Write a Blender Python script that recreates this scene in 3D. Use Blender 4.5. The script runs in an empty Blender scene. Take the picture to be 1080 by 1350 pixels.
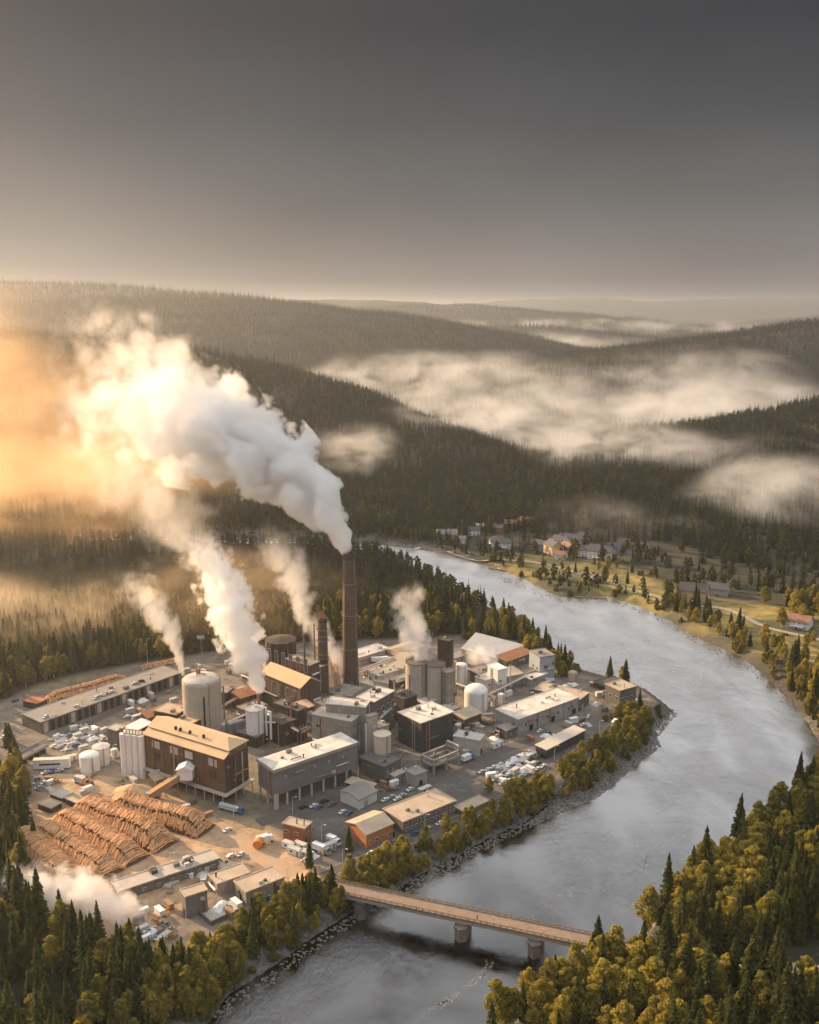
import bpy, bmesh, math, random
import numpy as np
from mathutils import Vector, Matrix, Euler
R = math.radians
scene = bpy.context.scene
COL = scene.collection
rnd = random.Random(7)
nrg = np.random.default_rng(7)
# ---------------------------------------------------------------- camera geometry (used to place things where they stand)
H, F, PITCH = 240.0, 1304.0, R(11.7)
CP, SP = math.cos(PITCH), math.sin(PITCH)
def at(px, py, z=5.0):
    a = (px - 540) / F; b = (675 - py) / F
    d = (a, CP + b * SP, -SP + b * CP)
    t = (z - H) / d[2]
    return Vector((d[0] * t, d[1] * t, z))
def atY(px, py, Y):
    a = (px - 540) / F; b = (675 - py) / F
    k = Y / (CP + b * SP)
    return Vector((a * k, Y, H + (-SP + b * CP) * k))
def topz(Y, py):
    b = (675 - py) / F
    return H + Y * (-SP + b * CP) / (CP + b * SP)
def proj(x, y, z):
    """numpy: world -> photograph pixels"""
    dz = z - H
    dep = y * CP - dz * SP
    up = y * SP + dz * CP
    return 540 + F * x / dep, 675 - F * up / dep, dep
def W(pts, z=5.0):
    return np.array([tuple(at(p[0], p[1], z))[:2] for p in pts])

# ---------------------------------------------------------------- object helpers
def thing(name, label, cat, loc=(0, 0, 0), rz=0.0, group=None):
    o = bpy.data.objects.new(name, None); COL.objects.link(o)
    o.location = loc; o.rotation_euler = (0, 0, rz); o.empty_display_size = 1
    o['label'] = label; o['category'] = cat
    if group: o['group'] = group
    return o
def tag(o, label, cat, group=None):
    o['label'] = label; o['category'] = cat
    if group: o['group'] = group
    return o
def copy_tree(o, parent=None):
    c = o.copy(); COL.objects.link(c); c.parent = parent
    for ch in list(o.children): copy_tree(ch, c)
    return c

class MB:
    def __init__(s): s.v = []; s.f = []; s.m = []; s.mi = 0
    def add(s, vs, fs):
        b = len(s.v); s.v.extend([tuple(p) for p in vs]); s.f.extend([tuple(i + b for i in f) for f in fs]); s.m.extend([s.mi] * len(fs)); return s
    def box(s, x0, y0, z0, x1, y1, z1):
        vs = [(x0,y0,z0),(x1,y0,z0),(x1,y1,z0),(x0,y1,z0),(x0,y0,z1),(x1,y0,z1),(x1,y1,z1),(x0,y1,z1)]
        return s.add(vs, [(0,3,2,1),(4,5,6,7),(0,1,5,4),(1,2,6,5),(2,3,7,6),(3,0,4,7)])
    def prism(s, poly, z0, z1):
        n = len(poly)
        vs = [(p[0],p[1],z0) for p in poly] + [(p[0],p[1],z1) for p in poly]
        return s.add(vs, [tuple(range(n-1,-1,-1)), tuple(range(n,2*n))] + [(i,(i+1)%n,n+(i+1)%n,n+i) for i in range(n)])
    def lathe(s, cx, cy, prof, n=24):
        vs = []; fs = []
        for r, z in prof:
            for k in range(n):
                t = 2*math.pi*k/n; vs.append((cx+r*math.cos(t), cy+r*math.sin(t), z))
        for j in range(len(prof)-1):
            for k in range(n):
                a=j*n+k; b=j*n+(k+1)%n; fs.append((a,b,b+n,a+n))
        fs.append(tuple(range(n-1,-1,-1))); m=(len(prof)-1)*n; fs.append(tuple(range(m,m+n)))
        return s.add(vs, fs)
    def cyl(s, cx, cy, z0, z1, r0, r1=None, n=16):
        return s.lathe(cx, cy, [(r0,z0),(r0 if r1 is None else r1,z1)], n)
    def tube(s, pts, r, n=6):
        pts = [Vector(p) for p in pts]; vs=[]; fs=[]
        for i, p in enumerate(pts):
            d = (pts[min(i+1,len(pts)-1)] - pts[max(i-1,0)]).normalized()
            up = Vector((0,0,1)) if abs(d.z) < .95 else Vector((1,0,0))
            a = d.cross(up).normalized(); b = a.cross(d)
            rr = r[i] if isinstance(r, (list,tuple)) else r
            for k in range(n):
                t = 2*math.pi*k/n; vs.append(p + a*(rr*math.cos(t)) + b*(rr*math.sin(t)))
        for i in range(len(pts)-1):
            for k in range(n):
                x=i*n+k; y=i*n+(k+1)%n; fs.append((x,y,y+n,x+n))
        fs.append(tuple(range(n-1,-1,-1))); m=(len(pts)-1)*n; fs.append(tuple(range(m,m+n)))
        return s.add(vs, fs)
    def bar(s, p, q, w, h):
        """box beam from p to q, width w, height h (top at the line)"""
        p=Vector(p); q=Vector(q); d=(q-p); dx=Vector((d.x,d.y,0))
        n = Vector((-dx.y,dx.x,0)).normalized()*(w/2) if dx.length>1e-6 else Vector((w/2,0,0))
        u = Vector((0,0,h))
        vs=[p-n-u,p+n-u,p+n,p-n,q-n-u,q+n-u,q+n,q-n]
        return s.add(vs, [(0,1,2,3),(7,6,5,4),(0,4,5,1),(1,5,6,2),(2,6,7,3),(3,7,4,0)])
    def build(s, name, mat, parent=None, loc=None, rz=None, smooth=False):
        me = bpy.data.meshes.new(name); me.from_pydata(s.v, [], s.f)
        mats = mat if isinstance(mat, (list,tuple)) else [mat]
        for m in mats: me.materials.append(m)
        if len(mats) > 1: me.polygons.foreach_set('material_index', s.m)
        if smooth: me.shade_smooth()
        me.update()
        o = bpy.data.objects.new(name, me); COL.objects.link(o)
        if parent: o.parent = parent
        if loc is not None: o.location = loc
        if rz is not None: o.rotation_euler = (0,0,rz)
        return o
def np_mesh(name, v, f, mats):
    """v (n,3), f (m,k) numpy"""
    me = bpy.data.meshes.new(name); k = f.shape[1]
    me.vertices.add(len(v)); me.vertices.foreach_set('co', np.asarray(v, np.float32).ravel())
    me.loops.add(f.size); me.loops.foreach_set('vertex_index', f.astype(np.int32).ravel())
    me.polygons.add(len(f)); me.polygons.foreach_set('loop_start', np.arange(0, f.size, k, dtype=np.int32))
    me.polygons.foreach_set('loop_total', np.full(len(f), k, np.int32))
    for m in mats: me.materials.append(m)
    me.update(calc_edges=True); me.validate()
    return me

# ---------------------------------------------------------------- materials
class NT:
    def __init__(s, tree): s.t = tree; s.t.nodes.clear()
    def n(s, typ, **kw):
        x = s.t.nodes.new(typ)
        for k, v in kw.items(): setattr(x, k, v)
        return x
    def set(s, sock, val):
        if hasattr(val, 'is_output') or isinstance(val, bpy.types.NodeSocket): s.t.links.new(val, sock)
        elif val is not None: sock.default_value = val
    def math(s, op, a, b=None, c=None, clamp=False):
        x = s.n('ShaderNodeMath', operation=op, use_clamp=clamp)
        s.set(x.inputs[0], a)
        if b is not None: s.set(x.inputs[1], b)
        if c is not None: s.set(x.inputs[2], c)
        return x.outputs[0]
    def vmath(s, op, a, b=None):
        x = s.n('ShaderNodeVectorMath', operation=op); s.set(x.inputs[0], a)
        if b is not None: s.set(x.inputs[1], b)
        return x.outputs['Value'] if op in ('LENGTH','DOT_PRODUCT','DISTANCE') else x.outputs[0]
    def noise(s, vec, scale, detail=4, rough=.55, dim='3D', dist=0.0):
        x = s.n('ShaderNodeTexNoise', noise_dimensions=dim); s.set(x.inputs['Vector'], vec)
        x.inputs['Scale'].default_value = scale; x.inputs['Detail'].default_value = detail; x.inputs['Roughness'].default_value = rough
        x.inputs['Distortion'].default_value = dist
        return x.outputs['Fac']
    def mapr(s, v, a, b, c=0., d=1., smooth=False):
        x = s.n('ShaderNodeMapRange', interpolation_type='SMOOTHSTEP' if smooth else 'LINEAR'); s.set(x.inputs[0], v)
        for i, q in zip((1,2,3,4), (a,b,c,d)): s.set(x.inputs[i], q)
        return x.outputs[0]
    def mix(s, fac, a, b, mode='MIX'):
        x = s.n('ShaderNodeMix', data_type='RGBA', blend_type=mode); s.set(x.inputs[0], fac)
        for i, q in ((6, a), (7, b)):
            if isinstance(q, (tuple, list)): q = (*q[:3], 1)
            s.set(x.inputs[i], q)
        return x.outputs[2]
    def scalev(s, vec, sc):
        x = s.n('ShaderNodeMapping'); s.set(x.inputs['Vector'], vec); x.inputs['Scale'].default_value = sc; return x.outputs[0]
def newmat(name):
    m = bpy.data.materials.new(name); m.use_nodes = True
    return m, NT(m.node_tree)
MATS = {}
def surf(name, col, rough=.85, var=.35, dirt=.35, scale=.25, dark=None, seams=None, ribs=0, metal=0., bump=.15, streak=True):
    """weathered surface: blotches, grain, vertical rain streaks, optional panel seams (w,h metres) and ribbing"""
    if name in MATS: return MATS[name]
    m, t = newmat(name)
    tc = t.n('ShaderNodeTexCoord').outputs['Object']
    oi = t.n('ShaderNodeObjectInfo').outputs['Random']
    off = t.vmath('ADD', tc, t.n('ShaderNodeCombineXYZ').outputs[0])
    cx = t.n('ShaderNodeCombineXYZ'); t.set(cx.inputs[0], t.math('MULTIPLY', oi, 91.)); t.set(cx.inputs[1], t.math('MULTIPLY', oi, 37.))
    off = t.vmath('ADD', tc, cx.outputs[0])
    big = t.mapr(t.noise(off, scale, 5, .6), .32, .68)
    fine = t.noise(off, 2.2, 4, .6)
    dk = dark or tuple(c * .45 for c in col)
    c = t.mix(t.math('MULTIPLY', big, dirt), col, dk)
    c = t.mix(t.mapr(fine, .3, .7, 0, var), c, tuple(min(1, x * .62) for x in col), 'MIX')
    if streak:
        sv = t.scalev(off, (1.3, 1.3, .06))
        st = t.mapr(t.noise(sv, 1., 3, .6), .52, .75)
        c = t.mix(t.math('MULTIPLY', st, .45), c, tuple(x * .5 for x in col))
    bh = fine
    if seams:
        sx = t.n('ShaderNodeSeparateXYZ'); t.set(sx.inputs[0], tc)
        cb = t.n('ShaderNodeCombineXYZ'); t.set(cb.inputs[0], t.math('ADD', sx.outputs[0], sx.outputs[1])); t.set(cb.inputs[1], sx.outputs[2])
        br = t.n('ShaderNodeTexBrick', offset=0.0); t.set(br.inputs['Vector'], cb.outputs[0])
        br.inputs['Scale'].default_value = 1; br.inputs['Brick Width'].default_value = seams[0]; br.inputs['Row Height'].default_value = seams[1]
        br.inputs['Mortar Size'].default_value = seams[2] if len(seams) > 2 else .09
        br.inputs['Color1'].default_value = (.85,.85,.85,1); br.inputs['Color2'].default_value = (1.1,1.1,1.1,1); br.inputs['Mortar'].default_value = (.35,.35,.35,1)
        c = t.mix(.8, c, br.outputs['Color'], 'MULTIPLY')
    if ribs:
        sx = t.n('ShaderNodeSeparateXYZ'); t.set(sx.inputs[0], tc)
        w = t.math('SINE', t.math('MULTIPLY', t.math('ADD', sx.outputs[0], sx.outputs[1]), 6.283 / ribs))
        c = t.mix(t.mapr(w, .3, 1., 0, .5), c, tuple(x * .55 for x in col))
    b = t.n('ShaderNodeBsdfPrincipled')
    t.set(b.inputs['Base Color'], c); b.inputs['Roughness'].default_value = rough; b.inputs['Metallic'].default_value = metal
    bp = t.n('ShaderNodeBump'); bp.inputs['Strength'].default_value = bump; bp.inputs['Distance'].default_value = .3; t.set(bp.inputs['Height'], bh)
    t.set(b.inputs['Normal'], bp.outputs[0])
    o = t.n('ShaderNodeOutputMaterial'); t.set(o.inputs[0], b.outputs[0])
    MATS[name] = m
    return m
def plain(name, col, rough=.6, metal=0., emit=None):
    if name in MATS: return MATS[name]
    m, t = newmat(name)
    b = t.n('ShaderNodeBsdfPrincipled'); tc = t.n('ShaderNodeTexCoord').outputs['Object']
    c = t.mix(t.mapr(t.noise(tc, 1.7, 3), .3, .7, 0, .5), col, tuple(x * .6 for x in col))
    t.set(b.inputs['Base Color'], c); b.inputs['Roughness'].default_value = rough; b.inputs['Metallic'].default_value = metal
    o = t.n('ShaderNodeOutputMaterial'); t.set(o.inputs[0], b.outputs[0])
    MATS[name] = m; return m
def foliage(name, c1, c2, c3=None, transl=.35):
    if name in MATS: return MATS[name]
    m, t = newmat(name)
    oi = t.n('ShaderNodeObjectInfo').outputs['Random']
    tc = t.n('ShaderNodeTexCoord').outputs['Object']
    nz = t.mapr(t.noise(tc, .45, 3), .35, .65)
    c = t.mix(oi, c1, c2)
    c = t.mix(t.math('MULTIPLY', nz, .6), c, c3 or tuple(x * .55 for x in c1))
    d = t.n('ShaderNodeBsdfDiffuse'); t.set(d.inputs[0], c)
    tr = t.n('ShaderNodeBsdfTranslucent'); t.set(tr.inputs[0], t.mix(.5, c, (.10,.09,.012), 'ADD') if transl > .3 else c)
    mx = t.n('ShaderNodeMixShader'); mx.inputs[0].default_value = transl
    t.set(mx.inputs[1], d.outputs[0]); t.set(mx.inputs[2], tr.outputs[0])
    o = t.n('ShaderNodeOutputMaterial'); t.set(o.inputs[0], mx.outputs[0])
    MATS[name] = m; return m
# ---------------------------------------------------------------- render set-up, sky, sun
cam = bpy.data.cameras.new('camera'); cam_o = bpy.data.objects.new('camera', cam); COL.objects.link(cam_o)
cam_o.location = (0, 0, H); cam_o.rotation_euler = (R(90) - PITCH, 0, 0)
cam.sensor_fit = 'HORIZONTAL'; cam.sensor_width = 36; cam.lens = 36 * F / 1080; cam.clip_start = 1; cam.clip_end = 90000
scene.camera = cam_o
SUN_AZ, SUN_EL = 55.0, 18.0           # degrees left of straight ahead, above the horizon
sd = Vector((-math.sin(R(SUN_AZ)) * math.cos(R(SUN_EL)), math.cos(R(SUN_AZ)) * math.cos(R(SUN_EL)), math.sin(R(SUN_EL))))
sun = bpy.data.lights.new('sun', 'SUN'); sun.energy = 5.0; sun.angle = R(.5); sun.color = (1, .66, .36)
so = bpy.data.objects.new('sun', sun); COL.objects.link(so); so.rotation_euler = sd.to_track_quat('Z', 'Y').to_euler(); so.location = (-300, 200, 600)
w = bpy.data.worlds.new('World'); scene.world = w; w.use_nodes = True
t = NT(w.node_tree)
sky = t.n('ShaderNodeTexSky', sky_type='NISHITA'); sky.sun_disc = False; sky.sun_elevation = R(SUN_EL); sky.sun_rotation = R(-SUN_AZ)
sky.air_density = 1.0; sky.dust_density = 3.0; sky.ozone_density = 1.0
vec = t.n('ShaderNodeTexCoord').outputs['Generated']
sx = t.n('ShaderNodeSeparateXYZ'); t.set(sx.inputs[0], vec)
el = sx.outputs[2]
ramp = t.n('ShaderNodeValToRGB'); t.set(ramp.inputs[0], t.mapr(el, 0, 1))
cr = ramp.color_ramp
stops = [(0, (.122,.110,.100)), (.035, (.117,.106,.097)), (.10, (.070,.068,.066)), (.17, (.034,.035,.038)), (.25, (.015,.0158,.019)), (.277, (.018,.0185,.021)), (.30, (.16,.16,.165)), (.36, (.46,.46,.47)), (.55, (.58,.585,.60)), (1, (.56,.575,.60))]  # stops above the frame brightened as unseen fill and for the water's reflection
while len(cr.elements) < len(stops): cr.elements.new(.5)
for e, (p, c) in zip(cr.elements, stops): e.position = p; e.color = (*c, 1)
# thin stratus streaks low over the horizon
sv = t.scalev(vec, (1.6, 1.6, 42))
st = t.math('MULTIPLY', t.mapr(t.noise(sv, 1.5, 4, .5), .45, .75), t.mapr(el, .0, .12, 1, 0))
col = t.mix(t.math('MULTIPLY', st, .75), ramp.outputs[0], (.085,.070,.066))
bl = t.mapr(t.noise(t.scalev(vec, (2, 2, 5)), 1.4, 5, .55), .3, .75, .80, 1.16)
bc = t.n('ShaderNodeCombineColor')
for i in range(3): t.set(bc.inputs[i], bl)
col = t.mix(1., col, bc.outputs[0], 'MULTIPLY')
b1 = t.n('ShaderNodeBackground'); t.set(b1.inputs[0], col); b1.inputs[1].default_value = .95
hs = t.n('ShaderNodeHueSaturation'); hs.inputs['Saturation'].default_value = .5; t.set(hs.inputs['Color'], sky.outputs[0])
b2 = t.n('ShaderNodeBackground'); t.set(b2.inputs[0], hs.outputs[0]); b2.inputs[1].default_value = .05
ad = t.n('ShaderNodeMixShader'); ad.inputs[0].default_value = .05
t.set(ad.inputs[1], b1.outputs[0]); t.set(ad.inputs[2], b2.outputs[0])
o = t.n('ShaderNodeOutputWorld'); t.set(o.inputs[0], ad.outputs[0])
scene.view_settings.view_transform = 'Standard'; scene.view_settings.look = 'None'; scene.view_settings.exposure = 1.02; scene.view_settings.gamma = 1
cy = scene.cycles
cy.use_denoising = True
try: cy.denoiser = 'OPENIMAGEDENOISE'
except Exception: pass
cy.max_bounces = 10; cy.diffuse_bounces = 2; cy.glossy_bounces = 2; cy.transmission_bounces = 2; cy.transparent_max_bounces = 8; cy.volume_bounces = 8
cy.use_adaptive_sampling = True; cy.adaptive_threshold = .03
cy.sample_clamp_indirect = 4; cy.caustics_reflective = False; cy.caustics_refractive = False
cy.volume_step_rate = 1.0; cy.volume_max_steps = 256

# ---------------------------------------------------------------- land
LB = [(230,1400),(275,1350),(300,1312),(340,1287),(375,1264),(400,1244),(440,1218),(470,1198),(500,1184),(530,1168),(560,1150),(610,1124),(650,1102),(700,1080),(718,1062),(760,1050),(790,1038),(815,1015),(842,995),(866,972),(862,958),(880,946),(886,936),(874,926),(850,908),(820,899),(795,893),(765,884),(745,868),(722,846),(695,828),(660,808),(635,798),(600,776),(560,754),(520,738),(492,729),(440,722),(300,717),(100,713)]
RB = [(100,704),(300,707),(420,712),(500,718),(545,723),(580,729),(620,740),(660,751),(695,765),(730,783),(745,788),(775,787),(800,787),(850,801),(880,816),(910,836),(945,852),(980,867),(1010,892),(1035,917),(1060,945),(1078,975),(1092,1005),(1072,1038),(1012,1088),(935,1150),(864,1206),(812,1258),(752,1302),(655,1352),(578,1405)]
river = W(LB, 0).tolist() + W(RB, 0).tolist()
# carry both banks on towards the camera, out of the frame
river = [(-118., 180.), (-95., 240.)] + river + [(8., 235.), (0., 170.)]
river = np.array(river)
SITE = W([(-150,1010),(-40,950),(0,925),(60,900),(150,880),(240,866),(340,850),(440,846),(540,842),(620,838),(700,846),(735,862),(760,885),(800,896),(850,909),(872,928),(868,945),(850,965),(840,985),(800,1025),(718,1056),(650,1095),(600,1118),(500,1172),(440,1205),(380,1228),(300,1270),(215,1278),(160,1255),(100,1235),(40,1195),(-60,1160),(-150,1100)], 5)
FIELD = W([(640,734),(700,733),(760,738),(830,750),(880,772),(925,786),(980,796),(1040,806),(1100,818),(1180,845),(1180,905),(1090,882),(1040,868),(990,856),(945,842),(905,825),(880,808),(840,794),(800,784),(745,784),(715,770),(680,757)], 6)
def inside(poly, x, y):
    r = np.zeros(x.shape, bool); n = len(poly); j = n - 1
    for i in range(n):
        xi, yi = poly[i]; xj, yj = poly[j]
        if yi != yj:
            c = ((yi > y) != (yj > y)) & (x < (xj - xi) * (y - yi) / (yj - yi) + xi); r ^= c
        j = i
    return r
def sdist(poly, x, y, closed=True):
    d = np.full(x.shape, 1e18); n = len(poly)
    for i in range(n if closed else n - 1):
        ax, ay = poly[i]; bx, by = poly[(i + 1) % n]
        dx, dy = bx - ax, by - ay; L = dx * dx + dy * dy + 1e-9
        u = np.clip(((x - ax) * dx + (y - ay) * dy) / L, 0, 1)
        d = np.minimum(d, (x - ax - u * dx) ** 2 + (y - ay - u * dy) ** 2)
    d = np.sqrt(d)
    return np.where(inside(poly, x, y), -d, d) if closed else d
def sst(a, b, x):
    u = np.clip((x - a) / (b - a), 0, 1); return u * u * (3 - 2 * u)
def vnoise(x, y, seed=0):
    """smooth value noise in numpy"""
    xi = np.floor(x).astype(np.int64); yi = np.floor(y).astype(np.int64); xf = x - xi; yf = y - yi
    def h(a, b):
        q = (a * 374761393 + b * 668265263 + seed * 974711) & 0xffffffff
        q = ((q ^ (q >> 13)) * 1274126177) & 0xffffffff
        return ((q ^ (q >> 16)) & 0xffff) / 65535.0
    u = xf * xf * (3 - 2 * xf); v = yf * yf * (3 - 2 * yf)
    return (h(xi, yi) * (1 - u) + h(xi + 1, yi) * u) * (1 - v) + (h(xi, yi + 1) * (1 - u) + h(xi + 1, yi + 1) * u) * v
def fbm(x, y, oct=4, seed=0):
    s = 0; a = .5
    for k in range(oct): s = s + a * vnoise(x * 2 ** k, y * 2 ** k, seed + k); a *= .5
    return s
# ridges: (pixel x, pixel y of the skyline, distance), near width, far width, roughness in metres
RIDGES = [
 ([(-500,428,2700),(-200,430,2400),(0,440,2200),(120,447,2100),(230,458,2000),(330,480,1900),(430,510,1790),(490,545,1700),(550,563,1620),(600,580,1530),(650,603,1430),(690,634,1340),(725,668,1260)], (1500,1500,1450,1350,1120,940,700,540,450,400,330,260,170), (480,480,480,480,450,400,330,260,190,150,130,110,90), 14),
 ([(-500,370,6000),(-100,372,5000),(0,375,4800),(100,377,4650),(200,383,4500),(300,394,4250),(400,405,4000),(480,417,3800),(540,436,3600),(600,458,3350),(650,476,3150),(720,505,2950)], 1500, 1500, 18),
 ([(200,398,9000),(350,396,8500),(450,395,8200),(560,400,7800),(640,405,7500),(700,411,7200),(760,419,6900),(820,427,6600),(880,436,6200),(930,446,5900),(1000,456,5700)], 2200, 2500, 25),
 ([(560,446,5300),(620,436,5200),(660,431,5100),(720,432,5000),(770,438,4900),(830,447,4750)], 700, 900, 14),
 ([(300,402,17000),(640,401,16000),(690,396,15500),(760,394,15000),(850,397,15000),(920,396,15000),(1000,393,15500),(1080,392,16000),(1300,393,17000)], 3500, 3000, 40),
 ([(780,440,9500),(860,434,9300),(940,428,9000),(1020,421,8800),(1100,415,8600),(1300,408,8500)], 1600, 1800, 25),
 ([(1500,385,3100),(1250,408,2900),(1080,430,2800),(1000,440,2780),(950,448,2750),(890,458,2720),(830,470,2680),(770,482,2640),(700,492,2600),(640,505,2520),(580,528,2450)], 640, 1300, 16),
 ([(1500,470,1500),(1300,495,1540),(1160,516,1580),(1080,530,1600),(1020,547,1610),(960,562,1600),(910,577,1570),(860,597,1520),(800,625,1450)], (850,850,800,720,680,620,560,480,350), 330, 10),
]
def seg_ridge(pts, near, far, x, y):
    P3 = [atY(*p) for p in pts]
    best = np.full(x.shape, 1e18); zz = np.zeros(x.shape); wn = np.zeros(x.shape); side = np.zeros(x.shape)
    nw = near if isinstance(near, tuple) else (near,) * len(pts)
    fw = far if isinstance(far, tuple) else (far,) * len(pts); wf = np.zeros(x.shape)
    for i in range(len(P3) - 1):
        a, b = P3[i], P3[i + 1]; dx, dy = b.x - a.x, b.y - a.y; L = dx * dx + dy * dy
        u = np.clip(((x - a.x) * dx + (y - a.y) * dy) / L, 0, 1)
        ex, ey = x - a.x - u * dx, y - a.y - u * dy; d = ex * ex + ey * ey
        m = d < best
        best = np.where(m, d, best); zz = np.where(m, a.z + u * (b.z - a.z), zz); wn = np.where(m, nw[i] + u * (nw[i + 1] - nw[i]), wn); wf = np.where(m, fw[i] + u * (fw[i + 1] - fw[i]), wf)
        # near side = towards the camera
        side = np.where(m, -(ex * a.x + ey * a.y), side)
    d = np.sqrt(best); wd = np.where(side > 0, wn, wf)
    s = np.clip(d / wd, 0, 1)
    return (zz - 8) * (.5 * (1 + np.cos(np.pi * s))) ** 1.05, d
def land(x, y):
    x = np.asarray(x, float); y = np.asarray(y, float)
    dr = sdist(river, x, y)
    hill = np.zeros(x.shape)
    for pts, nw, fw, rough in RIDGES:
        hh, d = seg_ridge(pts, nw, fw, x, y)
        hh = hh + np.clip(hh / 60, 0, 1) * (fbm(x / 260 + 7, y / 260, 4, 3) - .47) * rough * 2.4 * np.clip(d / 150, .0, 1)
        hill = np.maximum(hill, hh)
    bank = np.where(dr > 0, 5 * sst(0, 9, dr), -3 * sst(0, 8, -dr))
    ds = sdist(SITE, x, y)
    out = sst(2, 60, ds)
    # wooded slope on the near right bank, a low swell at the lower left
    rt = np.clip((x - 20) / 60, 0, 1) * sst(640, 500, y) * np.clip(dr - 10, 0, 260) * .17
    rt = np.where((x > 0), rt, 0)
    lf = sst(-150, -320, x) * sst(520, 380, y) * 14
    up = np.clip(dr, 0, 400) / 400 * 14 * sst(0, 300, x) * sst(560, 700, y) * sst(1650, 1150, y)     # meadow shelf rising from the far bank
    sw = (fbm(x / 90, y / 90, 3, 11) - .45) * 5 * out * np.clip(dr / 60, 0, 1)
    far = np.clip((y - 2300) / 1500, 0, 1) * 6
    h = bank + out * (np.maximum(hill, 0) + rt + lf + up + far) * np.clip(dr / 40, 0, 1) + sw
    return h
# fan-shaped sheet: rows get farther apart with distance
Ys = np.concatenate([np.arange(120, 260, 14), np.arange(260, 720, 3.2), 720 * np.exp(np.linspace(0, np.log(70000 / 720), 330)) ])
nx = 300
S = np.linspace(-1, 1, nx); S = np.sign(S) * (.75 * np.abs(S) + .25 * np.abs(S) ** 3)
YY = np.repeat(Ys[:, None], nx, 1); XX = S[None, :] * (150 + YY * .62)
ZZ = land(XX, YY)
ZZ = np.where(YY > 30000, ZZ * 0, ZZ)
v = np.stack([XX, YY, ZZ], -1).reshape(-1, 3)
ii = np.arange(len(Ys) - 1)[:, None] * nx + np.arange(nx - 1)[None, :]
f = np.stack([ii, ii + 1, ii + 1 + nx, ii + nx], -1).reshape(-1, 4)
YARD_DIRT = W([(30,1170),(0,1100),(60,1040),(110,1020),(200,1020),(230,1040),(300,1085),(345,1080),(420,1125),(480,1190),(400,1190),(330,1140),(300,1130),(260,1180),(200,1240),(130,1225)], 5)
ASPH = W([(340,1075),(480,1010),(600,1000),(700,990),(800,935),(860,950),(800,1000),(740,1010),(640,1060),(560,1110),(480,1150),(430,1150)], 5)
fx, fy = v[:, 0], v[:, 1]
dsite = sdist(SITE, fx, fy); dfield = sdist(FIELD, fx, fy); driv = sdist(river, fx, fy)
a_site = sst(6, -6, dsite); a_dirt = sst(8, -8, sdist(YARD_DIRT, fx, fy)) ; a_asph = sst(5, -5, sdist(ASPH, fx, fy))
a_grass = np.maximum(sst(10, -10, dfield), .35 * a_site * sst(.54, .62, fbm(fx / 40, fy / 40, 3, 21)) * sst(25, 60, driv))
a_rock = sst(13, 5, driv) * sst(1400, 1000, fy) * np.where((fx > 60) & (fy > 560), .25, 1)

gm, t = newmat('ground_cover')
pos = t.n('ShaderNodeNewGeometry').outputs['Position']
def attr(n):
    x = t.n('ShaderNodeAttribute'); x.attribute_name = n; return x.outputs['Fac']
n1 = t.mapr(t.noise(pos, .03, 5, .6), .35, .65); n2 = t.noise(pos, .35, 5, .65); n3 = t.mapr(t.noise(pos, .11, 4, .6), .4, .62)
forest = t.mix(n1, (.022,.022,.012), (.045,.04,.018))
c = forest
grass = t.mix(n3, (.34,.25,.06), (.11,.105,.032)); grass = t.mix(t.mapr(n2, .4, .7, 0, .6), grass, (.30,.23,.075)); grass = t.mix(t.mapr(t.noise(pos, .018, 3), .42, .6), grass, (.07,.07,.028))
site = t.mix(n3, (.20,.165,.13), (.10,.085,.07)); site = t.mix(t.mapr(n2, .45, .7, 0, .8), site, (.27,.22,.165))
dirt = t.mix(n3, (.50,.335,.20), (.32,.21,.125)); dirt = t.mix(t.mapr(n2, .45, .68, 0, .7), dirt, (.24,.16,.10))
asph = t.mix(n3, (.085,.078,.072), (.13,.115,.10)); asph = t.mix(t.mapr(n2, .5, .7, 0, .6), asph, (.19,.165,.14))
rock = t.mix(t.mapr(n2, .4, .6), (.16,.15,.14), (.05,.047,.043))
c = t.mix(attr('site'), c, site); c = t.mix(attr('dirt'), c, dirt); c = t.mix(attr('asphalt'), c, asph); c = t.mix(attr('grass'), c, grass); c = t.mix(attr('rock'), c, rock)
b = t.n('ShaderNodeBsdfPrincipled'); t.set(b.inputs['Base Color'], c); b.inputs['Roughness'].default_value = .95
bp = t.n('ShaderNodeBump'); bp.inputs['Strength'].default_value = .6; bp.inputs['Distance'].default_value = .6; t.set(bp.inputs['Height'], n2); t.set(b.inputs['Normal'], bp.outputs[0])
o = t.n('ShaderNodeOutputMaterial'); t.set(o.inputs[0], b.outputs[0])
me = np_mesh('ground', v, f, [gm]); me.shade_smooth()
for n, arr in (('site', a_site), ('dirt', a_dirt), ('asphalt', a_asph), ('grass', a_grass), ('rock', a_rock)):
    at_ = me.attributes.new(n, 'FLOAT', 'POINT'); at_.data.foreach_set('value', arr.astype(np.float32))
go = bpy.data.objects.new('ground', me); COL.objects.link(go); go['kind'] = 'structure'

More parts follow.
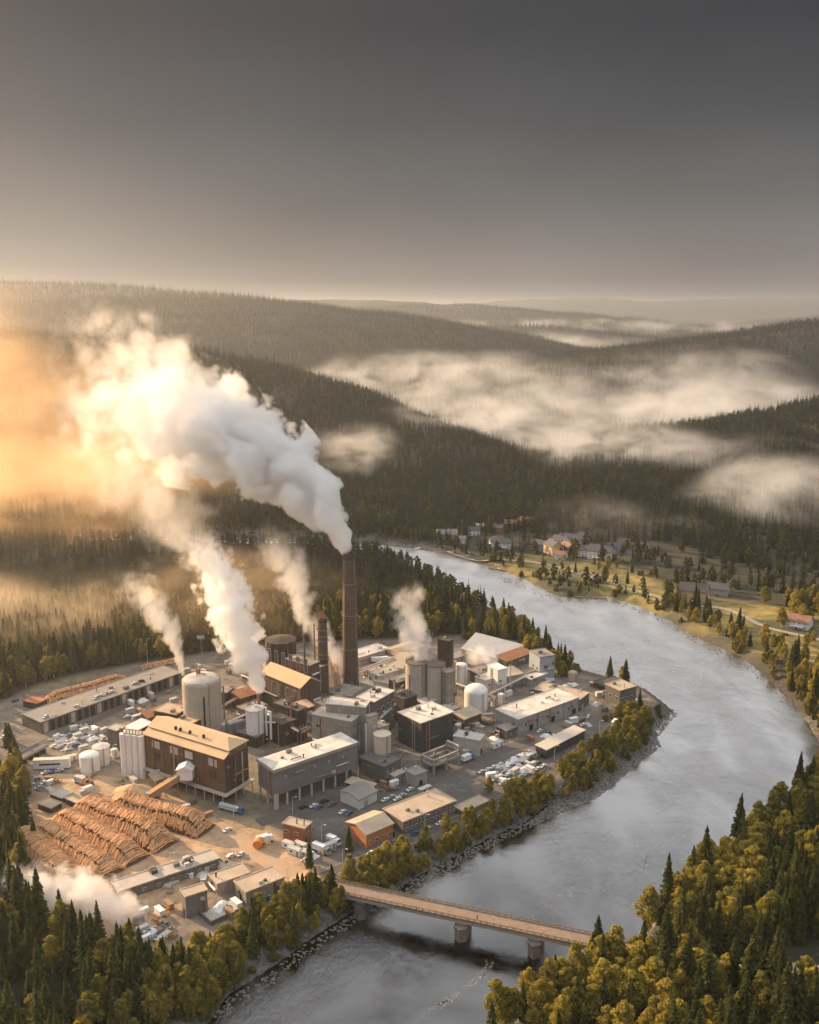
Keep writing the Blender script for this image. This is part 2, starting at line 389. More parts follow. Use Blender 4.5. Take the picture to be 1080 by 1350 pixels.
# ---------------------------------------------------------------- water
wm, t = newmat('river_water')
pos = t.n('ShaderNodeNewGeometry').outputs['Position']
flow = t.scalev(pos, (1, .45, 1))
wv = t.noise(flow, .55, 7, .70, dist=.3); wl = t.noise(pos, .035, 3, .5, dist=1.2)
swirl = t.noise(pos, .012, 3, .5, dist=2.0)
hgt = t.math('ADD', t.math('MULTIPLY', wv, t.mapr(t.noise(t.scalev(pos, (1.5, .6, 1)), .02, 3, .5, dist=.3), .40, .64, .05, .55)), t.math('MULTIPLY', wl, .35))
bp = t.n('ShaderNodeBump'); bp.inputs['Strength'].default_value = .85; bp.inputs['Distance'].default_value = 1.0; t.set(bp.inputs['Height'], hgt)
b = t.n('ShaderNodeBsdfPrincipled')
lw = t.n('ShaderNodeLayerWeight'); lw.inputs['Blend'].default_value = .5
t.set(b.inputs['Base Color'], t.mix(t.mapr(lw.outputs['Facing'], .42, .80), t.mix(t.mapr(swirl, .4, .65), (.21,.21,.21), (.12,.12,.125)), (.95,.94,.93)))
b.inputs['Metallic'].default_value = 1.0; b.inputs['IOR'].default_value = 1.6
sxw = t.n('ShaderNodeSeparateXYZ'); t.set(sxw.inputs[0], pos)
t.set(b.inputs['Roughness'], t.math('ADD', t.mapr(t.noise(flow, .05, 4), .35, .65, .04, .14), t.mapr(sxw.outputs[1], 380, 750, 0, .26))); t.set(b.inputs['Normal'], bp.outputs[0])
o = t.n('ShaderNodeOutputMaterial'); t.set(o.inputs[0], b.outputs[0])
mb = MB(); mb.add([(-1400,170,0),(900,170,0),(900,1500,0),(-1400,1500,0)], [(0,1,2,3)])
wo = mb.build('river_water', wm); wo['kind'] = 'structure'
# ---------------------------------------------------------------- trees
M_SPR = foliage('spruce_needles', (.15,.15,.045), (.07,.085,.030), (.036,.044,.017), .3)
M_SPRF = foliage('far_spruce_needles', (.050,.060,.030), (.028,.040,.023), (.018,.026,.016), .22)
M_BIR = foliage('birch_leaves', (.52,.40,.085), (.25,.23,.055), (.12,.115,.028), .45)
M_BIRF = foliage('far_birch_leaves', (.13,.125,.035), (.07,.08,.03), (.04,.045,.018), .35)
M_BUSH = foliage('willow_leaves', (.27,.23,.05), (.13,.14,.035), (.07,.075,.018), .4)
M_BARK = surf('spruce_bark', (.10,.075,.055), .95, streak=False)
M_WBARK = surf('birch_bark', (.55,.52,.47), .9, var=.6, streak=False)
def quads(P, A, B):
    """centres P, half-axes A,B -> verts, faces"""
    n = len(P); v = np.empty((n, 4, 3)); v[:,0]=P-A-B; v[:,1]=P+A-B; v[:,2]=P+A+B; v[:,3]=P-A+B
    return v.reshape(-1, 3), np.arange(n*4).reshape(n, 4)
def spruce_crown(h, seed, levels, nb, segs, wid, Rr=.17):
    g = np.random.default_rng(seed); P=[];A=[];B=[]
    z = .07*h
    k = 0
    while z < h*.985:
        s = z/h; R0 = h*Rr*((1-s)**.82)*(1-.25*max(0,.18-s)/.18) + .12
        n = max(4, int(nb*(.55+.45*(1-s))))
        a0 = g.uniform(0, 6.28)
        for i in range(n):
            a = a0 + 6.283*i/n + g.normal(0,.2); L = R0*g.uniform(.62,1.18)
            if g.random() < .07: continue
            dr = -g.uniform(.18,.5)*(1-.6*s); ca, sa = math.cos(a), math.sin(a)
            zz = z + g.normal(0,.012*h)
            for q in range(segs):
                u0=q/segs; u1=(q+1)/segs; um=(u0+u1)/2
                r=L*um; hl=L/segs*.62; drop = dr*r*(.5+.6*um)
                ww = wid*L*(1.05-.75*um)*g.uniform(.7,1.2)+.10
                tilt=g.normal(0,.35)
                P.append((ca*r,sa*r,zz+drop)); A.append((ca*hl,sa*hl,dr*hl*(.5+1.1*um)))
                B.append((-sa*ww*math.cos(tilt),ca*ww*math.cos(tilt),ww*math.sin(tilt)))
                if segs>=3 and q>0:   # hanging twigs
                    P.append((ca*r,sa*r,zz+drop-.28)); A.append((ca*hl,sa*hl,0)); B.append((g.normal(0,.1),g.normal(0,.1),.34))
        z += h/levels*g.uniform(.8,1.2)*(1.15-.45*s); k+=1
    P.append((0,0,h*.975));A.append((.10,0,0));B.append((0,0,h*.03)); P.append((0,0,h*.975));A.append((0,.10,0));B.append((0,0,h*.03))
    return quads(np.array(P),np.array(A),np.array(B))
def broad_crown(h, seed, ncl, nl, ls, wd=.26, base=.22):
    g = np.random.default_rng(seed); P=[]
    cs=[]
    for i in range(ncl):
        s = (i+.5)/ncl; zz = base+(.97-base)*s
        prof = (math.sin(math.pi*min(1,(s*.86+.14))**.9))**.75
        a = i*2.4+g.normal(0,.4); rr = h*wd*prof*g.uniform(.35,.95)
        cs.append((math.cos(a)*rr, math.sin(a)*rr, zz*h+g.normal(0,.02*h), h*wd*g.uniform(.32,.52)*(.55+.45*prof)))
    pts=[]; nor=[]
    for c in cs:
        d = g.normal(size=(nl,3)); d/=np.linalg.norm(d,axis=1)[:,None]
        r = c[3]*g.uniform(.45,1.08,size=(nl,1))
        q = d*r*np.array([1,1,.85]); pts.append(q+np.array(c[:3])); nor.append(d)
    P=np.concatenate(pts); N=np.concatenate(nor); N = N+g.normal(size=N.shape)*.55; N/=np.linalg.norm(N,axis=1)[:,None]
    T = np.cross(N, g.normal(size=N.shape)); T/=np.linalg.norm(T,axis=1)[:,None]; Bt=np.cross(N,T)
    s = ls*g.uniform(.6,1.3,size=(len(P),1))
    v,f = quads(P,T*s,Bt*s*.75)
    return v,f,cs
def trunk_mesh(name, h, r, mat, limbs=(), lean=0):
    mb=MB(); mb.tube([(0,0,-.5),(lean*.2,0,h*.3),(lean*.6,0,h*.65),(lean,0,h)],[r*1.25,r*.85,r*.55,.03],7)
    for c in limbs:
        z0=c[2]*.62; mb.tube([(0,0,z0),(c[0]*.5,c[1]*.5,(z0+c[2])/2+.2),(c[0],c[1],c[2])],[r*.4,r*.26,.03],5)
    o=mb.build(name,mat); me=o.data; bpy.data.objects.remove(o); return me
SPR=[]; BIR=[]; BUS=[]
for i in range(6):
    h=20.0
    v,f=spruce_crown(h,100+i,30+i%3*3,12,4,.19,.15+.016*(i%4))
    SPR.append((trunk_mesh('trunk',h*.97,.28,M_BARK), np_mesh('crown',v,f,[M_SPR])))
for i in range(6):
    h=15.0
    v,f,cs=broad_crown(h,200+i,26+2*(i%3),125,.23,.21+.025*(i%3),.2+.06*(i%2))
    BIR.append((trunk_mesh('trunk',h*.9,.2,M_WBARK,cs[3:20:2],.3), np_mesh('crown',v,f,[M_BIR])))
for i in range(5):
    h=5.0
    v,f,cs=broad_crown(h,300+i,16,60,.24,.42,.06)
    stem=trunk_mesh('stem',h*.7,.1,M_BARK,cs[2:12:2])
    BUS.append((stem, np_mesh('crown',v,f,[M_BUSH])))
def proto(name, parts):
    """several meshes joined into one mesh for the massed forest"""
    bm=bmesh.new(); mats=[]
    for me in parts:
        k=len(bm.faces); bm.from_mesh(me); bm.faces.ensure_lookup_table()
        for m in me.materials: mats.append(m)
        for fc in bm.faces[k:]: fc.material_index=len(mats)-1
    me=bpy.data.meshes.new(name); bm.to_mesh(me); bm.free()
    for m in mats: me.materials.append(m)
    return bpy.data.objects.new(name,me)
def group_of(name, objs):
    c=bpy.data.collections.new(name)
    for o in objs: c.objects.link(o)
    return c
mid=[];lo=[];midb=[];lob=[]
for i in range(4):
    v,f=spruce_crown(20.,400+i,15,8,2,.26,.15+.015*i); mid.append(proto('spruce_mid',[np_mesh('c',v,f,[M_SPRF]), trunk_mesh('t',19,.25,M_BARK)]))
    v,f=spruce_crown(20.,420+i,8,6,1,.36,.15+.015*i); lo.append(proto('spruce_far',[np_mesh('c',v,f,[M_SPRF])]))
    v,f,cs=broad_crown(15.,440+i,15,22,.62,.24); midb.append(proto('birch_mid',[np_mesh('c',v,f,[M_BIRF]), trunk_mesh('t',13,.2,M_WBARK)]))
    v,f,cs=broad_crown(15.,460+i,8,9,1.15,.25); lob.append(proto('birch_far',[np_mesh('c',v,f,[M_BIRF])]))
hi_s=[proto('spruce_near',list(p)) for p in SPR]; hi_b=[proto('birch_near',list(p)) for p in BIR]
mid+=midb[:0]
PC={'near':group_of('near',hi_s+hi_b),'mid':group_of('mid',mid+midb),'far':group_of('far',lo+lob)}
# ---- where trees stand
def jgrid(y0,y1,sp,seed,xw=.56,xo=60):
    g=np.random.default_rng(seed); xs=[];ys=[]
    y=y0
    while y<y1:
        n=int(2*(xo+y*xw)/sp); x=np.linspace(-(xo+y*xw),xo+y*xw,n)
        xs.append(x+g.uniform(-.48,.48,n)*sp); ys.append(np.full(n,y)+g.uniform(-.48,.48,n)*sp); y+=sp*.9
    return np.concatenate(xs),np.concatenate(ys),g
CLEAR=W([(925,1242),(955,1226),(1010,1222),(1100,1228),(1180,1230),(1180,1286),(1080,1290),(1000,1288),(945,1272)],22)
MEADOW=W([(640,800),(668,808),(700,828),(735,858),(765,884),(770,897),(735,880),(700,850),(640,838),(600,846),(590,820)],5)
LEFTGAP=W([(-60,900),(-40,1000),(20,1010),(60,1040),(80,1090),(10,1100),(-60,1090)],5)
def pick(x,y,g,dens):
    dr=sdist(river,x,y); ds=sdist(SITE,x,y); df=sdist(FIELD,x,y)
    z=land(x,y)
    ok=(dr>np.where((x>0)&(y<560),2.5,4))&(ds>3)&((df>2)|(g.random(x.shape)<.05)|((dr<24)&(y>560)&(x>60)))
    ok&=~inside(CLEAR,x,y)
    # bridge approach on the right bank stays open
    ok&=~((np.abs(x-86)<14)&(np.abs(y-330)<9))
    p=np.full(x.shape,1.0)
    p=np.where(inside(MEADOW,x,y),.12,p)
    vill=(x>60)&(y>760)&(y<1150)&(df<95)&(df>0); p=np.where(vill,.2,p); p=np.where((x>60)&(y>600)&(y<1200)&(dr<34),.42,p)
    p*=np.where(fbm(x/70,y/70,3,5)<.30,.45,1.0)
    keep=ok&(g.random(x.shape)<p*dens)
    return keep,z,dr,df
TR=[]   # x,y,z,scale,kind(0 spruce 1 birch)
def zone(y0,y1,sp,seed,con,maxY=None):
    x,y,g=jgrid(y0,y1,sp,seed)
    k,z,dr,df=pick(x,y,g,1.0); x,y,z,dr,df=x[k],y[k],z[k],dr[k],df[k]
    cf=np.full(x.shape,con); 
    cf=np.where((x>0)&(y<560),.40+.25*(fbm(x/40,y/40,3,31)>.47)-.25*(dr<35),cf)
    cf=np.where((x<0)&(y<420),.76,cf)
    cf=np.where((df<60)&(y>600)&(y<1200)&(x>60),.35,cf)
    cf=np.where(dr<22,.25,cf)
    kind=(g.random(x.shape)>cf).astype(int)
    sc=np.where(kind==0,g.uniform(.62,1.2,x.shape),g.uniform(.6,1.12,x.shape))*np.where((dr<16)&~((x>0)&(y<560)),.72,1)*np.where((x>-25)&(y<560),1.28,np.where((x<-25)&(y<400),1.12,1))
    return np.stack([x,y,z,sc,kind],1)
near=zone(225,760,5.6,1,.7)
midz=zone(760,1900,7.4,2,.86)
farz=zone(1900,4200,11.5,3,.95); farz[:,3]*=1.15
far2=zone(4200,7500,24,4,1.0); far2[:,3]*=1.5
# shrubs and young trees along the mill-side bank, as strips
def strip(poly,sp,seed,kinds,smin,smax,z=5):
    P=W(poly,z); g=np.random.default_rng(seed); x0,y0=P.min(0); x1,y1=P.max(0)
    n=int((x1-x0)*(y1-y0)/sp**2); x=g.uniform(x0,x1,n); y=g.uniform(y0,y1,n)
    k=inside(P,x,y)&(sdist(river,x,y)>1.0); x,y=x[k],y[k]
    kd=g.choice(kinds,len(x)); return np.stack([x,y,land(x,y),g.uniform(smin,smax,len(x)),kd],1)
bank=np.concatenate([
 strip([(180,1300),(260,1262),(330,1222),(390,1188),(440,1182),(468,1192),(430,1222),(390,1252),(345,1282),(300,1308),(270,1348),(170,1348)],3.6,11,[1,1,1,0,2],.5,1.0),
 strip([(455,1158),(500,1140),(560,1112),(620,1086),(668,1066),(700,1058),(718,1060),(704,1080),(655,1101),(612,1123),(560,1149),(500,1184),(466,1196)],2.9,12,[1,1,1,2],.42,.82),
 strip([(665,1056),(700,1040),(726,1040),(726,1062),(690,1078)],3.0,13,[1,1,2],.6,.95),
 strip([(735,1020),(775,994),(800,978),(830,958),(852,948),(862,966),(840,992),(812,1012),(786,1036),(750,1042)],3.3,14,[1,1,2,2],.4,.75),
 strip([(792,952),(830,938),(868,932),(884,938),(866,954),(836,962)],3.4,15,[1,2,2],.4,.68),
 strip([(600,846),(640,820),(690,838),(730,860),(762,884),(750,897),(712,872),(676,850),(630,850)],4.2,16,[1,2,2,0],.5,.95),
 strip([(560,728),(640,742),(700,760),(745,782),(800,784),(860,798),(920,832),(980,858),(1040,905),(1078,960),(1084,930),(1040,885),(985,846),(925,815),(865,785),(800,774),(745,770),(700,750),(640,735)],11,18,[1,2,2,2],.5,.95),
 strip([(700,735),(790,742),(850,755),(885,775),(870,790),(800,765),(730,752)],14,19,[1,2,2,0],.4,.7),
 strip([(262,1345),(300,1302),(340,1276),(375,1252),(402,1232),(440,1207),(468,1190),(476,1198),(444,1222),(408,1248),(380,1268),(345,1292),(306,1318),(278,1352)],2.4,21,[1,2,2],.36,.66,1.),
 strip([(470,1190),(530,1160),(560,1142),(610,1115),(650,1094),(700,1072),(716,1056),(760,1042),(788,1030),(792,1040),(762,1053),(720,1066),(702,1083),(652,1105),(612,1127),(562,1153),(502,1187),(474,1200)],2.9,22,[1,2,2],.32,.58,1.),
 strip([(668,1345),(690,1318),(735,1306),(770,1318),(775,1352),(720,1372),(670,1372)],5.0,23,[1,1,0],.7,1.05,6.),
 strip([(0,1010),(35,1030),(40,1100),(30,1160),(60,1190),(0,1200),(-60,1180),(-60,1020)],6.0,17,[0,0,1],.7,1.25),
])
single=[(32,1085,0,1.15),(22,1100,0,.95),(10,1075,0,.9),(45,1112,0,.7),(10,985,0,.75),(13,978,0,.6),(843,938,0,.75),(645,1046,1,.62),(460,1122,0,.62),(408,1142,0,.66),(757,893,1,.7),(738,893,1,.75),(100,1245,0,.75),(88,1238,0,.65),(15,1160,0,1.1),(35,1165,0,1.0),(3,1130,0,1.2)]
sg=np.array([[at(a,b).x,at(a,b).y,5.0,s,k] for a,b,k,s in single])
allnear=np.concatenate([near,bank,sg])
px,py,dep=proj(allnear[:,0],allnear[:,1],allnear[:,2]+allnear[:,3]*8)
hgt=np.where(allnear[:,4]==0,20,np.where(allnear[:,4]==1,15,5))*allnear[:,3]
size=hgt/dep
infr=(px>4)&(px<1076)&(py>300)&(py<1346)
is_s=np.zeros(len(allnear),bool); is_s[-len(sg):]=True
ind=np.zeros(len(allnear),bool)
for kd,cap in ((0,290),(1,290),(2,299)):
    m=np.where((allnear[:,4]==kd)&infr)[0]
    m=m[np.argsort(-(size[m]+is_s[m]*9))][:cap]; ind[m]=True
# thin out crowns that would be wholly swallowed by a bigger neighbour in front
grp_zone={}
def where(px,py):
    if px<70 and py<1215 and py>930: return 'at the left edge of the mill yard'
    if px<300 and py>1170: return ('in the dense stand at the lower left corner' if px<200 else 'on the low bank left of the bridge')
    if px<480 and py>1140: return 'on the shore beside the left end of the bridge'
    if px<680 and py>1000: return 'on the shore below the riverside road'
    if px<800 and py>960: return 'on the stony shore by the pale scrap piles'
    if px<900 and py>900 : return 'on the tip of the mill spit'
    if px<800 and py>780: return 'on the grassy bank behind the factory'
    if px>=600 and py<1000 and py>640: return 'along the meadow shore across the river'
    if px<700: return 'at the foot of the hill behind the mill'
    if py>1270: return 'along the bottom edge of the right hand forest'
    if px>920 and py>1150: return 'around the road clearing in the right hand forest'
    if px<920 : return 'near the right end of the bridge'
    return 'on the slope above the river at the right edge'
for i in np.where(ind)[0]:
    x,y,z,s,kd=allnear[i]; kd=int(kd); wz=where(px[i],py[i])
    rz=nrg.uniform(0,6.28); q=rnd.randrange(6)
    if kd==0:
        szw='tall' if s>.98 else ('middling' if s>.75 else 'small'); lab=f'{szw} dark pointed spruce {wz}'; nm,ct,pr='spruce_tree','spruce tree',SPR[q]
    elif kd==1:
        szw='tall' if s>.92 else ('middling' if s>.7 else 'small'); lab=f'{szw} golden green birch {wz}'; nm,ct,pr='birch_tree','birch tree',BIR[q]
    else:
        szw='large' if s>.6 else 'low'; lab=f'{szw} rounded willow bush {wz}'; nm,ct,pr='willow_bush','bush',BUS[q%5]
    o=thing(nm,lab,ct,(x,y,z-.2),rz,lab.replace('dark','of').replace('golden green ','of ') if False else f'{ct}s {wz}')
    fx_=s*nrg.uniform(.88,1.15); o.scale=(fx_,fx_,s)
    for nme,me in zip(('trunk' if kd<2 else 'stem','crown'),pr):
        c=bpy.data.objects.new(nme,me); COL.objects.link(c); c.parent=o
    if kd==2: o.scale=(s*1.5,s*1.5,s*1.5)
# ---- the rest of the woods as stuff
def scatter(name, P, coll, ns, label):
    """P rows x,y,z,scale,kind ; coll holds ns spruces then birches"""
    P=P[P[:,4]<2]
    n=len(P); me=bpy.data.meshes.new(name); me.vertices.add(n); me.vertices.foreach_set('co',P[:,:3].astype(np.float32).ravel()-np.tile([0,0,.3],n).astype(np.float32))
    g=np.random.default_rng(n)
    idx=np.where(P[:,4]==0,g.integers(0,ns,n),ns+g.integers(0,len(coll.objects)-ns,n)).astype(np.int32)
    a=me.attributes.new('idx','INT','POINT'); a.data.foreach_set('value',idx)
    a=me.attributes.new('scl','FLOAT_VECTOR','POINT'); wd=g.uniform(.85,1.2,n)
    a.data.foreach_set('vector',np.stack([P[:,3]*wd,P[:,3]*wd,P[:,3]],1).astype(np.float32).ravel())
    a=me.attributes.new('rot','FLOAT_VECTOR','POINT'); a.data.foreach_set('vector',np.stack([g.normal(0,.03,n),g.normal(0,.03,n),g.uniform(0,6.28,n)],1).astype(np.float32).ravel())
    ob=bpy.data.objects.new(name,me); COL.objects.link(ob); ob['kind']='stuff'; ob['label']=label
    ng=bpy.data.node_groups.new(name,'GeometryNodeTree'); ng.interface.new_socket('Geometry',in_out='INPUT',socket_type='NodeSocketGeometry'); ng.interface.new_socket('Geometry',in_out='OUTPUT',socket_type='NodeSocketGeometry')
    N=ng.nodes; L=ng.links
    gi=N.new('NodeGroupInput'); goo=N.new('NodeGroupOutput'); iop=N.new('GeometryNodeInstanceOnPoints'); ci=N.new('GeometryNodeCollectionInfo')
    ci.inputs['Collection'].default_value=coll; ci.inputs['Separate Children'].default_value=True; ci.inputs['Reset Children'].default_value=True
    def na(nm,ty):
        q=N.new('GeometryNodeInputNamedAttribute'); q.data_type=ty; q.inputs['Name'].default_value=nm; return [s for s in q.outputs if s.enabled and s.name=='Attribute'][0]
    L.new(gi.outputs[0],iop.inputs['Points']); L.new(ci.outputs[0],iop.inputs['Instance']); iop.inputs['Pick Instance'].default_value=True
    L.new(na('idx','INT'),iop.inputs['Instance Index']); L.new(na('scl','FLOAT_VECTOR'),iop.inputs['Scale'])
    er=N.new('FunctionNodeEulerToRotation'); L.new(na('rot','FLOAT_VECTOR'),er.inputs[0]); L.new(er.outputs[0],iop.inputs['Rotation'])
    L.new(iop.outputs[0],goo.inputs[0])
    md=ob.modifiers.new('scatter','NODES'); md.node_group=ng
    return ob
# collection info orders children by name: rename so that spruces come first
for c in PC.values():
    for k,o in enumerate(list(c.objects)): o.name=f'{k:02d}_{o.name}'
rest=allnear[~ind]
b2=rest[rest[:,4]==2]; rest=rest[rest[:,4]<2]
scatter('near_forest',rest,PC['near'],6,'mixed spruce and birch forest filling the slopes near the river')
scatter('hillside_forest',midz,PC['mid'],4,'dark spruce forest covering the hills around the mill')
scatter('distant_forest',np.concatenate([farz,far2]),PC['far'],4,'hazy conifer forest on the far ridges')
print('trees',len(near),len(midz),len(farz),len(far2),'individual',ind.sum())
# ---------------------------------------------------------------- materials of the works
M = dict(
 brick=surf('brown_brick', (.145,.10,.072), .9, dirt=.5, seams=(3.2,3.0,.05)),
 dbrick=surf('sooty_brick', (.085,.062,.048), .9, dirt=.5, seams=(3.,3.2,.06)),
 mill=surf('brown_cladding', (.19,.115,.062), .85, dirt=.45, seams=(2.4,3.4,.10)),
 redbrick=surf('red_brick', (.40,.145,.075), .9, dirt=.4, seams=(2.5,3.,.05)),
 orangebrick=surf('orange_timber', (.48,.20,.085), .9, dirt=.35),
 conc=surf('concrete', (.36,.325,.285), .9, dirt=.5, seams=(5,4,.06)),
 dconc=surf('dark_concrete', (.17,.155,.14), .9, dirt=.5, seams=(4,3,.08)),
 lconc=surf('pale_concrete', (.52,.46,.39), .9, dirt=.4),
 char=surf('charcoal_cladding', (.075,.072,.072), .8, dirt=.4, ribs=1.0),
 grey=surf('grey_cladding', (.22,.21,.205), .75, dirt=.3, seams=(6,5,.05), ribs=.9),
 lgrey=surf('light_grey_cladding', (.40,.38,.36), .75, dirt=.35, ribs=1.2),
 white=surf('white_paint', (.80,.79,.77), .6, dirt=.22, var=.2),
 whiter=surf('white_roofing', (.78,.71,.62), .8, dirt=.75, scale=.16, dark=(.36,.32,.29), streak=False),
 whitec=surf('white_cladding', (.72,.70,.67), .7, dirt=.3, ribs=1.0),
 cream=surf('cream_paint', (.66,.57,.45), .7, dirt=.3, var=.2),
 roof=surf('tan_roofing', (.52,.41,.30), .9, dirt=.5, scale=.12, streak=False),
 roofo=surf('ochre_roofing', (.72,.50,.30), .85, dirt=.35, scale=.12, streak=False, ribs=1.3),
 roofg=surf('grey_roofing', (.30,.27,.24), .9, dirt=.5, scale=.15, streak=False),
 roofd=surf('dark_roofing', (.10,.09,.08), .9, dirt=.5, scale=.15, streak=False),
 steel=surf('weathered_steel', (.28,.26,.24), .55, dirt=.5, metal=.4),
 pale=surf('pale_steel', (.62,.58,.53), .5, dirt=.3, metal=.2),
 rust=surf('rusty_steel', (.34,.15,.07), .9, dirt=.5),
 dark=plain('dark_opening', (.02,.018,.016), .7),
 glass=plain('window_glass', (.05,.055,.06), .12),
 frame=plain('pale_window_frame', (.62,.58,.53), .6),
 black=plain('black_rubber', (.02,.02,.02), .8),
 wood=surf('weathered_timber', (.36,.22,.12), .9, dirt=.4, streak=False),
 blue=plain('blue_paint', (.05,.16,.36), .5),
 bluegrey=surf('blue_grey_paint', (.36,.42,.47), .5, dirt=.3),
 yellow=plain('yellow_paint', (.62,.40,.05), .5),
 red=plain('red_paint', (.42,.06,.04), .5),
 orange=plain('orange_paint', (.70,.22,.06), .5),
 tarp=surf('pale_tarpaulin', (.56,.53,.49), .7, dirt=.4, streak=False),
 skin=plain('skin', (.45,.28,.2), .6), cloth=plain('dark_cloth', (.03,.03,.04), .9), jacket=plain('navy_cloth', (.05,.07,.14), .9),
)
GZ = 5.0
def frame_of(near, right, left, base_y, zb=GZ):
    a0 = at(near[0], base_y, zb); zt = topz(a0.y, near[1])
    b = at(right[0], right[1], zt); c = at(left[0], left[1], zt)
    d = (b - a0); d.z = 0; n = (c - a0); n.z = 0
    if n.length > d.length * 1.15:
        D = n.length; n.normalize(); dd = Vector((n.y, -n.x, 0)); L = max(d.dot(dd), 1.5); d = dd
    else:
        L = d.length; d.normalize(); n0 = n; n = Vector((-d.y, d.x, 0)); D = n0.dot(n)
    return a0, math.atan2(d.y, d.x), L, max(D, 1.5), zt - zb
def wins(parent, L, D, rows, mat_f=None, mat_g=None, lit=False):
    """rows: (face, first, step, count, z, width, height). Faces: f = long front (y=0), s = left side (x=0)"""
    mat_f = mat_f or M['frame']; mat_g = mat_g or M['glass']
    for face, x0, st, n, z, ww, hh in rows:
        for k in range(n):
            c = x0 + st*k; fr = MB(); gl = MB(); b = .18
            if face == 'f':
                fr.box(c, -.12, z, c+ww, -.003, z+hh); gl.box(c+b, -.15, z+b, c+ww/2-b/2, -.123, z+hh-b); gl.box(c+ww/2+b/2, -.15, z+b, c+ww-b, -.123, z+hh-b)
            else:
                fr.box(-.12, c, z, -.003, c+ww, z+hh); gl.box(-.15, c+b, z+b, -.123, c+ww/2-b/2, z+hh-b); gl.box(-.15, c+ww/2+b/2, z+b, -.123, c+ww-b, z+hh-b)
            w_ = fr.build('window', mat_f, parent); gl.build('pane', mat_g, w_)
def door(parent, face, c, ww, hh, mat, z=0):
    d = MB()
    if face == 'f': d.box(c, -.10, z+.02, c+ww, -.004, z+hh)
    else: d.box(-.10, c, z+.02, -.004, c+ww, z+hh)
    o = d.build('door', mat, parent); h = MB()
    if face == 'f': h.box(c+ww*.8, -.2, z+hh*.45, c+ww*.8+.3, -.102, z+hh*.45+.15)
    else: h.box(-.2, c+ww*.8, z+hh*.45, -.102, c+ww*.8+.3, z+hh*.45+.15)
    h.build('handle', M['black'], o)
def rooftop(parent, L, D, z, n, seed, mats=('steel','roofd','pale')):
    g = random.Random(seed)
    for k in range(n):
        m = MB(); x = g.uniform(.08, .85)*L; y = g.uniform(.12, .8)*D; s = g.uniform(.7, 2.0)
        ty = g.random()
        if ty < .45:
            m.box(x, y, z+.3, x+s*1.5, y+s, z+.3+s*.8); m.box(x-.15, y-.15, z+.003, x+s*1.5+.15, y+s+.15, z+.3)
            m.build('roof_unit', M[g.choice(mats)], parent)
        elif ty < .8:
            m.cyl(x, y, z+.003, z+s*1.3, .3); m.lathe(x, y, [(.5,z+s*1.3),(.5,z+s*1.3+.25),(.05,z+s*1.3+.55)], 10)
            m.build('roof_vent', M[g.choice(mats)], parent)
        else:
            m.tube([(x,y,z+.5),(x+s*3,y,z+.5)], .25); m.box(x+.2,y-.2,z+.003,x+.5,y+.2,z+.3); m.box(x+s*2.5,y-.2,z+.003,x+s*2.5+.3,y+.2,z+.3)
            m.build('roof_duct', M[g.choice(mats)], parent)
